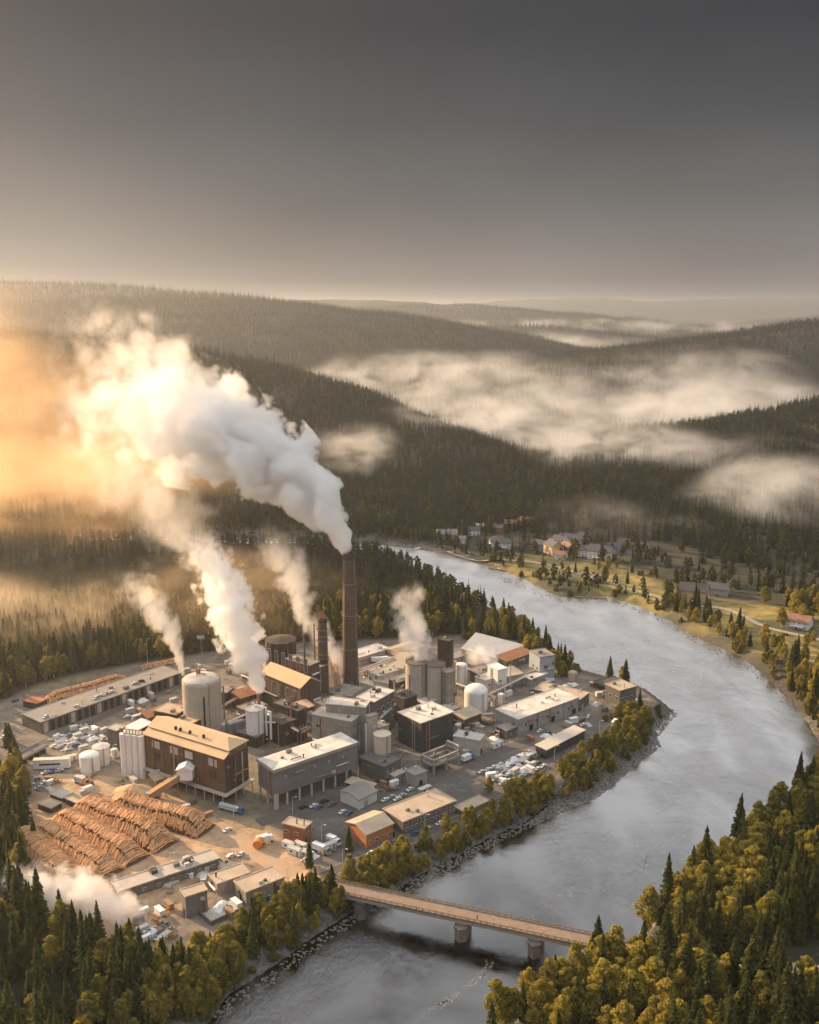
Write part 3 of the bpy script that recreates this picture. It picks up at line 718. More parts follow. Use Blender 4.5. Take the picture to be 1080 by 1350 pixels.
def bld(name, label, cat, near, right, left, base_y, wall, roof, kind='flat', zb=GZ, rows=(), tops=0, doors=(), ph=.5, rise=None, over=.4, group=None, wallz=0., roofsplit=None, fr=None):
    a, rz, L, D, h = fr or frame_of(near, right, left, base_y, zb)
    t = thing(name, label, cat, (a.x, a.y, zb), rz, group)
    m = MB(); m.box(0, 0, wallz, L, D, h); m.build('wall', M[wall], t)
    r = MB()
    if kind == 'flat':
        r.box(-over, -over, h+.003, L+over, D+over, h+ph*.5)
        r.box(-over, -over, h+ph*.5, L+over, -over+.45, h+ph); r.box(-over, D+over-.45, h+ph*.5, L+over, D+over, h+ph)
        r.box(-over, -over+.45, h+ph*.5, -over+.45, D+over-.45, h+ph); r.box(L+over-.45, -over+.45, h+ph*.5, L+over, D+over-.45, h+ph)
        ztop = h+ph*.5
    elif kind in ('gx', 'gy'):          # gable, ridge along x / along y
        q = rise or .22*(D if kind == 'gx' else L); e = .35
        if kind == 'gx':
            sec = [(-.6,h-.05),(D/2,h+q),(D+.6,h-.05),(D+.6,h+e),(D/2,h+q+e+.1),(-.6,h+e)]
            vs=[(x,y,z) for x in (-.6,L+.6) for y,z in sec]
            g = MB(); g.add([(0.0,0,h),(0,D,h),(0,D/2,h+q),(L,0,h),(L,D,h),(L,D/2,h+q)],[(0,2,1),(3,4,5)])
        else:
            sec = [(-.6,h-.05),(L/2,h+q),(L+.6,h-.05),(L+.6,h+e),(L/2,h+q+e+.1),(-.6,h+e)]
            vs=[(x,y,z) for y in (-.6,D+.6) for x,z in sec]
            g = MB(); g.add([(0,0.0,h),(L,0,h),(L/2,0,h+q),(0,D,h),(L,D,h),(L/2,D,h+q)],[(0,1,2),(3,5,4)])
        fs=[(0,1,7,6),(1,2,8,7),(2,3,9,8),(3,4,10,9),(4,5,11,10),(5,0,6,11),(0,5,4,1),(1,4,3,2),(6,7,10,11),(7,8,9,10)]
        r.add(vs, fs); g.build('gable', M[wall], t); ztop = h+q*.5
    elif kind == 'mono':
        q = rise or .12*D
        vs=[(x,y,z) for x in (-.5,L+.5) for y,z in ((-.6,h+.003),(D+.5,h+q),(D+.5,h+q+.35),(-.6,h+.38))]
        r.add(vs,[(0,1,5,4),(1,2,6,5),(2,3,7,6),(3,0,4,7),(0,3,2,1),(4,5,6,7)])
        g = MB(); g.add([(0,0,h),(0,D,h),(0,D,h+q),(L,0,h),(L,D,h),(L,D,h+q)],[(0,2,1),(3,4,5),(1,2,5,4)]); g.build('gable', M[wall], t); ztop=h+q
    ro = r.build('roof', M[roof], t)
    if tops: rooftop(t, L, D, ztop if kind=='flat' else h+.2, tops, hash(label) % 9999 if False else len(label)*7+tops)
    wins(t, L, D, rows)
    for d in doors: door(t, *d)
    return t, L, D, h
def scl(L, n, w): return (L - n*w)/(n+1)
def row(face, length, n, z, w_, h_): s=(length-n*w_)/(n+1); return (face, s, s+w_, n, z, w_, h_)

# ---------------------------------------------------------------- the brown mill
def mill():
    a, rz, L, D, h = frame_of((298,1001),(338,987),(190,968),1060)
    t = thing('mill_building','large brown mill hall with an ochre two step roof and four white windows','factory building',(a.x,a.y,GZ),rz)
    zl = 5.5
    m=MB(); m.box(0,0,zl,L,D,h)
    for k in range(9):
        y=D*k/8; m.box(-.35,max(0,y-.35),zl,-.003,min(D,y+.35),h-.1)
    m.build('wall',M['mill'],t)
    e=MB(); e.box(.35,-.05,zl+.1,L-.002,-.004,h-.2); e.build('end_wall',M['dbrick'],t)['label']='end wall of the mill, its shade coloured nearly black'  # shaded end face: its shade is put in as a darker brick sheet
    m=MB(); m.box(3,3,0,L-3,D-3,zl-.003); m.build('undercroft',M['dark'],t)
    # skirt roof along the long front, then clerestory, then hipped main roof
    s=3.6; q=2.2; r=MB()
    r.add([(-.8,-.6,h+.0),(-.8,D+.6,h),(s,D+.6,h+q),(s,-.6,h+q),(-.8,-.6,h+.35),(-.8,D+.6,h+.35),(s,D+.6,h+q+.35),(s,-.6,h+q+.35)],[(0,1,2,3),(7,6,5,4),(0,4,5,1),(1,5,6,2),(2,6,7,3),(3,7,4,0)])
    r.build('skirt_roof',M['roofo'],t)
    c=MB(); c.box(s,0,h,L-.2,D,h+q+.9); c.build('clerestory',M['mill'],t)
    z0=h+q+.903; xm=s+(L-s)*.45; hp=6; zr=z0+3.2
    r=MB(); r.add([(s-.7,-.6,z0),(L+.6,-.6,z0),(L+.6,D+.6,z0),(s-.7,D+.6,z0),(xm,hp,zr),(xm,D+.6,zr)],[(0,1,4),(1,2,5,4),(0,4,5,3),(2,3,5),(3,2,1,0)])
    ro=r.build('main_roof',M['roofo'],t)
    for y in (D*.62,D*.68,D*.5,D*.33):
        v=MB(); xx=s+1.6; v.box(xx,y,z0+.9,xx+1,y+1,z0+2.9); v.build('skylight',M['dark'],ro)
    for y in (D*.14,D*.43,D*.62,D*.85): wins(t,L,D,[('s',y-2.6,1,1,h-5.6,5.2,3.8)],M['frame'],M['tarp'])
    for y in (D*.14,D*.43,D*.62,D*.85): wins(t,L,D,[('s',y-2.4,1,1,h-12.2,4.8,4.6)],M['mill'],M['dbrick'])
    # walkway on posts round the foot of the wall
    k=MB(); k.box(-2.4,-2.4,zl-.5,-.004,D,zl); k.box(-.003,-2.4,zl-.5,L+2,-.06,zl); k.build('walkway',M['lconc'],t)
    for y in [D*i/9 for i in range(10)]:
        p=MB(); p.box(-2.2,y-.25-(.0),0,-1.8,y+.15,zl-.503); p.build('post',M['lconc'],t)
    for x in (L*.3,L*.65,L):
        p=MB(); p.box(x-.2,-2.2,0,x+.2,-1.8,zl-.503); p.build('post',M['lconc'],t)
    rl=MB(); rl.tube([(-2.3,-2.3,zl+1),(-2.3,D,zl+1)],.06); rl.tube([(-2.3,-2.3,zl+1),(L+2,-2.3,zl+1)],.06)
    for y in range(0,int(D),4): rl.tube([(-2.3,y,zl),(-2.3,y,zl+1)],.05)
    rl.build('railing',M['pale'],t)
    return a,rz,L,D,h
mill()
# chip conveyor with its white head house
p0=at(197,1053,GZ); p1=at(246,1049,GZ); 
t=thing('chip_conveyor','brown sloping conveyor gallery rising to a white head house at the mill front','conveyor',(p0.x,p0.y,GZ),0)
q=Vector((p1.x-p0.x,p1.y-p0.y,11)); m=MB(); m.bar((0,0,3.2),q+Vector((0,0,3)),5.2,3.2); m.build('gallery',M['wood'],t)
m=MB()
for f_ in (.3,.6,.9):
    z=q.z*f_; 
    for s_ in (-1.6,1.6): m.bar((q.x*f_+s_,q.y*f_,z+.6),(q.x*f_+s_*2.4,q.y*f_,0),.35,.35)
m.build('trestle',M['steel'],t)
m=MB(); m.box(q.x-3.5,q.y-3,q.z-1.5,q.x+4,q.y+3,q.z+4); m.add([(q.x-4,q.y-3.5,q.z+4.003),(q.x+4.5,q.y-3.5,q.z+4.003),(q.x+4.5,q.y+3.5,q.z+4.003),(q.x-4,q.y+3.5,q.z+4.003),(q.x+.3,q.y-3.5,q.z+6),(q.x+.3,q.y+3.5,q.z+6)],[(0,1,4),(3,5,2),(0,4,5,3),(1,2,5,4)]); m.build('head_house',M['white'],t)

# ---------------------------------------------------------------- the long white-roofed hall on columns
a,rz,L,D,h=frame_of((363,1017),(472,980),(338,1003),1067)
t=thing('paper_hall','long grey hall on white columns with a pale stained flat roof','factory building',(a.x,a.y,GZ),rz)
zl=6.6
m=MB(); m.box(0,0,zl,L,D,h); m.build('wall',M['grey'],t)
m=MB(); m.box(-.5,-.5,h+.003,L+.5,D+.5,h+.5); m.build('roof',M['whiter'],t)
m=MB(); m.box(-.7,-.7,h-.6,L+.7,-.504,h+1.0); m.box(-.7,-.5,h-.6,-.504,D+.7,h+1.0); m.build('parapet',M['lgrey'],t)
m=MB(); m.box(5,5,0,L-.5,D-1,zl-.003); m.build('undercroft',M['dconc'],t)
for x in [L*k/7 for k in range(8)]:
    m=MB(); m.box(x-.4 if x>0 else -.2,.1,0,x+.5,.9,zl-.003); m.build('column',M['lconc'],t)
for y in (D*.5,D-.6):
    m=MB(); m.box(.1,y-.4,0,.9,y+.4,zl-.003); m.build('column',M['lconc'],t)
m=MB(); m.box(-.8,-.8,0,1.6,-.203,zl+1); m.build('corner_pier',M['lconc'],t)
rooftop(t,L,D,h+.5,7,5)
wins(t,L,D,[('f',L*.12,L*.17,5,h-5,1.0,1.0)],M['lconc'],M['lconc'])

# ---------------------------------------------------------------- generic buildings (roof corners read near / right / left, then the foot of the near corner)
B=bld
FB='factory building'
B('concrete_block','grey concrete block with small dark windows right behind the long white roof',FB,(464,952),(497,946),(411,942),1008,'conc','lconc',rows=[('s',18,5.5,2,17,3.2,2.4),('f',4,6,3,16,1.6,1.4)],tops=4)
B('concrete_block','upper concrete tier with two slit windows below the tall chimney',FB,(482,933),(492,925),(430,928),1000,'conc','whiter',rows=[('s',6,8,2,25.5,1.1,2)],tops=3)
B('stair_tower','narrow pale concrete stair tower beside the white downpipe','tower',(487,946),(498,942),(482,944),1006,'lconc','conc',rows=[('f',1,3,2,20,1,1.4)])
B('charcoal_building','square charcoal clad building with a pale flat roof and a black roof vent',FB,(555,954),(598,939),(512,944),993,'char','whiter',tops=5,doors=[('f',6,4,5,'x')] if False else ())
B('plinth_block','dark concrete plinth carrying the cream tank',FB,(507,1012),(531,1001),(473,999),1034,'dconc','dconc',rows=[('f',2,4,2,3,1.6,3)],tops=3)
B('pump_house','small pump house with a reddish end wall under the charcoal building','shed',(547,1023),(563,1017),(529,1018),1038,'lgrey','conc',doors=[('f',3,2,2.6,M['dark'])],tops=1)
B('store_shed','low pale concrete store beside the charcoal building','shed',(632,977),(645,970),(598,971),997,'lconc','tarp',doors=[('f',2,3,3,M['dark'])],tops=2)
B('white_shed','white corrugated shed with a grey gabled roof in front of the long hall','shed',(474,1055),(497,1043),(442,1047),1068,'whitec','roofg','gx',rise=1.6,doors=[('f',3,3,3.2,M['lgrey'])])
B('brown_shed','low shed with a tan roof just behind the white corrugated shed','shed',(487,1041),(500,1035),(456,1033),1050,'dbrick','roof','mono',rise=.6)
B('brick_office','square red brick office with a flat peach coloured roof','office',(402,1093),(420,1087),(373,1086),1113,'redbrick','roof',rows=[('s',3,5.5,2,3.4,2.2,1.5),('f',2,4,2,3.2,1.6,1.6)],doors=[('f',.5,1.2,2.3,M['dark'])],tops=2)
B('gabled_house','low house with an orange gable end and tan pitched roof by the bank road','house',(483,1101),(518,1086),(448,1088),1119,'orangebrick','roof','gx',rise=2.2,rows=[('f',1.5,3.6,4,1.6,1.8,1.6)],doors=[('f',15,1.3,2.3,M['dark'])])
B('row_building','long two storey row building with a tan roof and a dark window band',FB,(532,1083),(599,1056),(500,1070),1100,'dconc','roof',rows=[('f',1.2,2.9,11,4.2,1.9,1.5),('f',1.2,2.9,11,1.0,1.9,1.7)],tops=3,over=.9)
B('low_shed','very low flat shed with a brownish roof at the end of the row building','shed',(612,1071),(645,1056),(601,1063),1076,'wood','roof')
B('wall_shed','long low concrete shed with a pale roof along the foot of the log piles','shed',(157,1176),(289,1132),(131,1169),1189,'dconc','lconc',tops=9,rows=[('f',4,6,9,1,1.6,1.6)])
B('warehouse','pale grey warehouse standing between the long low shed and the broad warehouse','warehouse',(287,1166),(329,1151),(261,1159),1180,'conc','roof',doors=[('s',3,3,3,M['dark'])],tops=1)
B('warehouse','broad grey warehouse with a dark long side at the bridge road','warehouse',(325,1177),(375,1157),(292,1169),1194,'conc','roof',doors=[('s',4,1.4,2.4,M['dark']),('f',6,3.4,3.2,M['lgrey']),('f',14,3.4,3.2,M['dark'])],tops=2)
B('warehouse','small tall grey warehouse with a tan roof nearest to the log smoke','warehouse',(246,1183),(273,1174),(229,1177),1211,'grey','roof',doors=[('s',1.2,2,3,M['dark'])])
t,L,D,h=B('platform_shed','very long loading shed with an open front and a grey deck roof below the hill','shed',(55,953),(240,887),(15,946),968,'dconc','roofg',tops=10)
for k in range(22):
    m=MB(); x=1.5+k*(L-3)/22; m.box(x,-.2,.3,x+2.6,-.004,h-.6); m.build('bay',M['dark'] if k%4 else M['lconc'],t)
B('dark_store','dark square store with a pale roof beside the scalloped silos','shed',(155,964),(163,958),(141,960),989,'dconc','lconc')
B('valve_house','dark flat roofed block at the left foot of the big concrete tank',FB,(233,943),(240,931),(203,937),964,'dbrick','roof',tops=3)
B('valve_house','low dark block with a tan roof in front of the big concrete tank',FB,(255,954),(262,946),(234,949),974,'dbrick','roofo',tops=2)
B('boiler_house','brown pilastered boiler house with an ochre gabled roof beside the second chimney',FB,(397,908),(420,898),(345,887),950,'brick','roofo','gy',rise=4.5,rows=[('s',4,7,6,8,2,9)],tops=0)
B('turbine_house','tall brown block with upright window bays and a flat roof behind the boiler house',FB,(410,878),(422,873),(376,869),930,'brick','roofg',rows=[('s',2,6,7,20,3,9)],tops=4)
B('lift_shaft_block','plain brown block between the two brick chimneys',FB,(421,881),(431,876),(402,875),925,'brick','roofg')
B('chimney_house','low pale plinth house wrapped round the foot of the tall chimney',FB,(462,919),(480,907),(441,911),932,'lconc','conc',rows=[('s',3,5,2,2,2,3)],tops=2)
B('flue_house','brown flue house at the foot of the second chimney',FB,(431,929),(442,918),(405,920),946,'brick','dbrick',tops=2)
B('process_block','dark process block with a pale roof right of the tall chimney',FB,(494,926),(520,911),(472,919),975,'dconc','whiter',rows=[('f',2,5,4,8,2.5,3),('f',2,5,4,14,2.5,3)],tops=5)
B('cream_block','cream coloured block in the middle of the works left of the twin silos',FB,(519,903),(531,893),(495,897),918,'cream','lconc',tops=3)
B('equipment_block','dark equipment block at the foot of the twin silos',FB,(528,918),(541,913),(516,913),940,'dbrick','dconc',rows=[('f',1,3,3,2,1.4,4)],tops=4)
B('flat_store','wide low store with a pale roof behind the tall chimney','warehouse',(505,890),(543,874),(474,884),899,'lconc','whiter',tops=5)
B('flat_store','low store with a cream roof beside the foot of the tall chimney','warehouse',(492,905),(510,897),(474,900),915,'cream','whiter',tops=3)
B('pale_box','pale windowless box behind the twin silos',FB,(531,882),(546,861),(521,864),893,'cream','roof')
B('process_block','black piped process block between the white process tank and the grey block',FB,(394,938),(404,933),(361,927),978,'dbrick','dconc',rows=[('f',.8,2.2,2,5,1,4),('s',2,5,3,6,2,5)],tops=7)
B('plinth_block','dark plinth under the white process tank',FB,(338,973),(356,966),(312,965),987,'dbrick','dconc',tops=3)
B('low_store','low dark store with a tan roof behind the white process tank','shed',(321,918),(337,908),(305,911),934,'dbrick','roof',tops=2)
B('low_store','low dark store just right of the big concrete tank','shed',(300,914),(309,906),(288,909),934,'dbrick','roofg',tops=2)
B('dispatch_hall','long pale dispatch hall with a stained white roof by the river',FB,(683,949),(763,920),(641,940),969,'lgrey','whiter',tops=7,rows=[('f',5,9,6,3.5,1.8,2.5)],doors=[('f',9,3,3.4,M['dark']),('f',27,3,3.4,M['dark']),('f',45,3,3.4,M['dark']),('s',5,3,3.4,M['lgrey'])])
B('dispatch_annex','dark walled annex with a broad tan roof at the far end of the dispatch hall',FB,(764,923),(793,917),(704,909),938,'dconc','roof',tops=5,doors=[('f',3,3,3.2,M['lgrey'])])
B('quay_shed','long narrow dark shed with a cream roof on the riverside quay','shed',(720,989),(771,963),(706,984),1001,'char','cream','mono',rise=.5,doors=[('s',1,2.5,2.6,M['dark'])])
B('big_barn','wide low barn with a pale sloping roof at the back of the works','warehouse',(674,873),(691,851),(611,862),882,'lconc','tarp','mono',rise=5,tops=0)
B('river_block','tall grey ribbed block with a brown flat roof above the river bank',FB,(711,867),(728,862),(698,858),897,'bluegrey','roofg',rows=[('s',2,5,2,6,2,2.5)],tops=1)
B('annex_shed','grey ribbed shed with a sloping tan roof beside the tall white tower','shed',(665,893),(690,888),(660,883),906,'bluegrey','roof','mono',rise=.8)
B('dark_garage','small dark garage next to the grey ribbed shed','shed',(689,890),(709,885),(686,884),900,'dbrick','dconc')
B('spit_house','dark pillared house with a tan roof near the tip of the spit','house',(817,911),(839,905),(799,902),931,'dconc','roof',rows=[('f',1,3.6,3,2,2.2,3),('s',2,5,3,3,2.5,2.5)],tops=2)
B('spit_shed','long low brown shed along the far edge of the spit','shed',(800,907),(827,900),(778,900),913,'dbrick','roofd')
B('white_tower','slim tall white tower block with a black louvre','tower',(656,884),(666,880),(643,877),914,'white','white',rows=[('f',1,3,1,7,2.2,1.4)])
B('silo_tower','grey concrete lift tower touching the right twin silo','tower',(590,888),(601,884),(584,884),944,'conc','conc')
B('dark_tower','square dark tower rising behind the twin silos','tower',(592,846),(601,843),(577,843),905,'dbrick','dbrick',tops=1)
B('tarp_shed','low flat shed with a tan roof nearest the left edge of the log piles','shed',(68,1066),(85,1060),(50,1060),1073,'dbrick','roof')
B('tarp_shed','low shed under a pale flat roof behind two other low sheds','shed',(82,1053),(98,1046),(66,1047),1059,'dbrick','lconc')
B('tarp_shed','low shed with a dusty roof between the pale low shed and the log piles','shed',(103,1060),(114,1054),(86,1053),1067,'dbrick','roof')
B('rail_store','small dark store with an orange roof at the left end of the rear log row','shed',(50,928),(63,922),(30,924),936,'dbrick','orangebrick')
t,L,D,h=B('carport','white lean-to canopy over stored pipes behind the scalloped silos','canopy',(178,965),(201,953),(163,961),974,'dark','white','mono',rise=.6)
# yard pit with low walls
a,rz,L,D,h=frame_of((278,1217),(322,1197),(252,1206),1221)
t=thing('yard_bay','concrete storage bay with low dark walls beside the small tall warehouse','storage bay',(a.x,a.y,GZ),rz)
m=MB(); m.box(.5,.5,.02,L,D,.12); m.build('slab',M['lconc'],t)
for p in ((0,0,L,.5),(0,.5,.5,D),(L+.003,0,L+.5,D*.7)):
    m=MB(); m.box(p[0],p[1],0,p[2],p[3],1.8); m.build('side_wall',M['dconc'],t)
# concrete frame under the charcoal building
a=at(572,1022,GZ)
t=thing('concrete_gantry','open concrete gantry with bare beams at the corner of the charcoal building','gantry',(a.x,a.y,GZ),R(42))
for x in (0,9,18):
    for y in (0,9):
        m=MB(); m.box(x-.5,y-.5,0,x+.5,y+.5,10 if x==18 else 7.5); m.build('pillar',M['conc'],t)
for z in (4.5,7.5):
    m=MB(); m.bar((-.5,0,z+.8),(18.5,0,z+.8),1,.8); m.bar((-.5,9,z+.8),(18.5,9,z+.8),1,.8); m.bar((0,.55,z+.7),(0,8.45,z+.7),1,.6); m.bar((18,.55,z+.7),(18,8.45,z+.7),1,.6); m.build('beam',M['conc'],t)
m=MB(); m.box(.6,.6,4.2,12,8.4,4.45); m.build('deck',M['dconc'],t)
m=MB(); m.bar((18,0,10.8),(18,9,10.8),1,.8); m.build('beam',M['lconc'],t)

# ---------------------------------------------------------------- tanks, silos, chimneys
def tank(name,label,cat,cx,by,ty,wpx,mat,roof,style='flat',zb=GZ,bands=0,ladder=True,rail=False,group=None,n=32):
    a=at(cx,by,zb); dep=a.y*CP-(a.z-H)*SP; r=wpx/2/F*dep; c=a+Vector((0,r,0)); zt=topz(a.y,ty)-zb
    t=thing(name,label,cat,(c.x,c.y,zb),0,group)
    m=MB(); m.cyl(0,0,0,zt,r,r,n); m.build('shell',M[mat],t,smooth=False)
    q=MB()
    if style=='dome': q.lathe(0,0,[(r+.08,zt-.3)]+[(r*math.cos(u),zt+r*.30*math.sin(u)) for u in np.linspace(0.02,1.5,8)],n)
    elif style=='sphere': q.lathe(0,0,[(r*math.cos(u)+.05,zt+r*.62*math.sin(u)) for u in np.linspace(0.0,1.5,9)],n)
    elif style=='cone': q.lathe(0,0,[(r+.3,zt),(r+.3,zt+.3),(.4,zt+r*.22)],n)
    else: q.lathe(0,0,[(r+.15,zt+.003),(r+.15,zt+.5),(r-.3,zt+.5),(r-.5,zt+.2),(.3,zt+.5)],n)
    q.build('roof',M[roof],t)
    if bands:
        b=MB()
        for k in range(bands):
            z=zt*(k+1)/(bands+1); b.lathe(0,0,[(r+.02,z-.12),(r+.12,z-.12),(r+.12,z+.12),(r+.02,z+.12)],n)
        b.build('band',M[mat],t)
    if ladder:
        l=MB(); th=R(-58); x,y=math.cos(th)*(r+.35),math.sin(th)*(r+.35); l.tube([(x-.25,y,0),(x-.25,y,zt+.9)],.09,5); l.tube([(x+.25,y,0),(x+.25,y,zt+.9)],.09,5)
        for k in range(int(zt/.9)): l.tube([(x-.25,y,.5+k*.9),(x+.25,y,.5+k*.9)],.05,4)
        l.build('ladder',M['steel'],t)
    if rail:
        l=MB(); 
        for zz in (1.0,1.7):
            l.tube([(math.cos(k*math.pi/16)*(r+.1),math.sin(k*math.pi/16)*(r+.1),zt+zz) for k in range(33)],.07,4)
        for k in range(24): th=k*math.pi/12; l.tube([(math.cos(th)*(r+.1),math.sin(th)*(r+.1),zt+.4),(math.cos(th)*(r+.1),math.sin(th)*(r+.1),zt+1.7)],.06,4)
        l.build('railing',M['rust'],t)
    return t,r,zt
t,r,zt=tank('storage_tank','biggest round concrete tank with a pale ribbed lid and steam at its top','tank',263,968,906,51,'lconc','tarp','dome',bands=6,rail=True)
m=MB()
for k in range(14):
    th=k*6.283/14; m.bar((math.cos(th)*r*.15,math.sin(th)*r*.15,zt+r*.30+.35),(math.cos(th)*r*.97,math.sin(th)*r*.97,zt+.8),.3,.3)
m.build('roof_rib',M['lconc'],t); m=MB(); m.cyl(-2,2,zt+2,zt+6,1.3); m.build('vent_stub',M['rust'],t); m=MB(); m.tube([(r*.3,-r*.97,0),(r*.3,-r*.97,zt*.75),(r*.3,-r*.9,zt*.8)],.5); m.build('riser_pipe',M['dark'],t)
tank('storage_tank','small white domed tank in the left scrap yard','tank',115,1021,1001,26,'white','white','dome')
tank('storage_tank','white tank with a flat cone lid just behind the small domed tank','tank',131,1011,989,22,'white','tarp','cone')
t,r,zt=tank('process_tank','white process tank with white pipes below the thick steam column','tank',335,973,939,24,'white','tarp','cone',zb=GZ+5)
m=MB(); m.tube([(r+1.5,-r*.3,0),(r+1.5,-r*.3,zt+1),(0,0,zt+2)],.6); m.tube([(r+4,-r*.5,-2),(r+4,-r*.5,zt-1),(r+1,0,zt-1)],.7); m.tube([(r+.5,-1,zt*.5),(r+8,-1.5,zt*.5)],.5); m.build('white_pipe',M['white'],t)
tank('process_tank','cream cylindrical tank standing on the dark concrete plinth','tank',504,1002,973,23,'cream','cream','flat',zb=GZ+6.6)
t1=tank('twin_silo','left and wider of the two tall concrete silos','silo',549,940,878,28.5,'lconc','dconc','flat',bands=4,rail=True)
t2=tank('twin_silo','right and slimmer of the two tall concrete silos','silo',575,942,881,25,'lconc','dconc','flat',bands=4,rail=True)
tank('storage_tank','plump white tank with a rounded top right of the silos','tank',628.5,940,917,31,'white','white','sphere')
tank('storage_tank','narrow white tank behind the plump white tank','tank',609,904,879,15,'white','white','dome')
tank('digester_drum','dark riveted drum with a conical lid at the back of the works','tank',369,905,850,41,'dbrick','dbrick','cone',n=12,bands=3)
for k,(cx,by,wd) in enumerate([(296,971,9),(304,970,9),(312,968,10),(319,966,8)]):
    tank('dosing_tank',['pale blue dosing tank at the left end of the row of four','second pale blue dosing tank from the left of the row of four','third pale blue dosing tank from the left of the row of four','pale blue dosing tank at the right end of the row of four'][k],'tank',cx,by,by-15,wd,'bluegrey','pale','dome',n=14,group='blue dosing tanks behind the mill')
tank('round_hut','round tan hut at the edge of the river bank','hut',756,899,890,13,'roof','roof','sphere',n=14)
# scalloped silo battery
a=at(176,1026,GZ); dep=a.y*CP-(a.z-H)*SP; pw=dep/F; rr=4.6*pw
t=thing('silo_battery','battery of tall white scalloped silos at the left end of the mill','silo',(a.x,a.y+rr*2,GZ),R(-14))
zt=topz(a.y,971)-GZ
for j in range(2):
    for k in range(4):
        m=MB(); m.cyl((k-1.5)*rr*1.9,j*rr*1.9-rr*.6,0,zt,rr,rr,18); m.build('silo_barrel',M['white'],t)
m=MB(); m.box(-rr*2.7,-rr*.9,zt+.003,rr*2.7,rr*1.6,zt+.5); m.build('cap',M['lconc'],t)
m=MB()
for k in range(8): m.box(-rr*3.5+k*rr,-rr*1.2,zt+.8,-rr*3.5+k*rr+.3,-rr*1.2+.3,zt+3)
m.bar((-rr*3.6,-rr*1.1,zt+3.2),(rr*3.6,-rr*1.1,zt+3.2),.3,.3); m.build('gantry',M['wood'],t)
# chimneys
def chimney(label,cx,by,ty,wt,wb,mat,extras):
    a=at(cx,by,GZ); dep=a.y*CP-(a.z-H)*SP; h=topz(a.y,ty)-GZ; rb=wb/2/F*dep; rt=wt/2/F*(dep+ -h*SP*0)
    dt=a.y*CP-(GZ+h-H)*SP; rt=wt/2/F*dt
    t=thing('chimney',label,'chimney',(a.x,a.y,GZ),0)
    m=MB(); m.lathe(0,0,[(rb,0)]+[(rb+(rt-rb)*(u**.85),h*u) for u in np.linspace(.1,.955,9)],28); m.build('shaft',M[mat],t)
    m=MB(); m.lathe(0,0,[(rt*.99,h*.9555),(rt*1.12,h*.96),(rt*1.12,h*.985),(rt*1.0,h*.99),(rt*1.0,h),(rt*.72,h),(rt*.72,h-3)],28); m.build('crown_band',M['dbrick'],t)
    m=MB()
    for u in (.3,.55,.78): 
        rr_=rb+(rt-rb)*(u**.85); m.lathe(0,0,[(rr_,h*u-.25),(rr_+.22,h*u-.25),(rr_+.22,h*u+.25),(rr_,h*u+.25)],28)
    m.build('hoop',M['steel'],t)
    m=MB(); th=R(-40); c_,s_=math.cos(th),math.sin(th); m.tube([(c_*(rb+.3),s_*(rb+.3),0),(c_*(rt+.5),s_*(rt+.5),h*.96)],.16,5); m.build('ladder',M['steel'],t)
    if extras:
        m=MB(); 
        for x,y,e in ((-1.2,0,3.5),(.2,.6,4.5),(1.2,-.4,3)): m.cyl(x,y,h-.5,h+e,.5,.45,8)
        m.build('flue_tip',M['rust'],t)
        for z in (.5,.72,.86):
            m=MB(); rr_=rb+(rt-rb)*z; m.lathe(0,0,[(rr_,h*z-.1),(rr_+1.0,h*z-.1),(rr_+1.0,h*z+.15),(rr_,h*z+.15)],20); m.build('platform',M['steel'],t)
        m=MB(); m.tube([(-rb-1.6,0,0),(-rb-1.6,0,h*.93)],.45,6); m.build('side_pipe',M['rust'],t)
    return Vector((a.x,a.y,GZ+h))
TOP1=chimney('tall tapering brick chimney with a dark crown pouring the biggest steam cloud',462.5,906,729,16.5,22,'brick',False)
TOP2=chimney('shorter ringed brick chimney crowned with thin flue tips',427,918,815,12,15,'brick',True)
def stack(label,cx,by,ty,w_,mat,name='exhaust_stack'):
    a=at(cx,by,GZ); dep=a.y*CP-(a.z-H)*SP; h=topz(a.y,ty)-GZ; r=w_/2/F*dep
    t=thing(name,label,'exhaust stack',(a.x,a.y,GZ),0)
    m=MB(); m.cyl(0,0,0,h-1,r,r*.9,12); m.build('pipe',M[mat],t); m=MB(); m.lathe(0,0,[(r*.92,h-1),(r*1.3,h-1),(r*1.3,h),(r*.8,h),(r*.8,h-.6)],12); m.build('rim',M['steel'],t)
    return Vector((a.x,a.y,GZ+h))
TOP3=stack('thin dark exhaust stack with a faint golden plume beside the drum',403,935,835,3.2,'dconc')
TOP4=stack('short rusty exhaust stack under the thick white steam column',343,972,914,5,'rust')
stack('thin pale downpipe against the grey concrete block',483,1004,950,3.2,'white')
# pipe bridges and racks
def rack(label,p,q,zh,npipe=3,mat='pale',w_=2.6,zq=None):
    a=at(*p,GZ); b=at(*q,GZ); d=b-a; L=d.length; zq=zq if zq is not None else zh
    t=thing('pipe_bridge',label,'pipe bridge',(a.x,a.y,GZ),math.atan2(d.y,d.x))
    n=max(2,int(L/9))
    m=MB()
    for k in range(n+1):
        x=L*k/n; z=zh+(zq-zh)*k/n
        m.box(x-.2,-w_/2,0,x+.2,-w_/2+.4,z); m.box(x-.2,w_/2-.4,0,x+.2,w_/2,z); m.box(x-.2,-w_/2+.403,z-.4,x+.2,w_/2-.403,z)
    m.build('support',M['steel'],t)
    for k in range(npipe):
        m=MB(); y=(k-(npipe-1)/2)*w_/max(npipe,1)*.8; m.tube([(0,y,zh+.45),(L,y,zq+.45)],.4 if k%2 else .55,8); m.build('pipe',M[[mat,'steel','rust','pale'][k%4]],t)
rack('pale pipe bridge running from the twin silos towards the white tower',(600,915),(655,935),7,3,'cream')
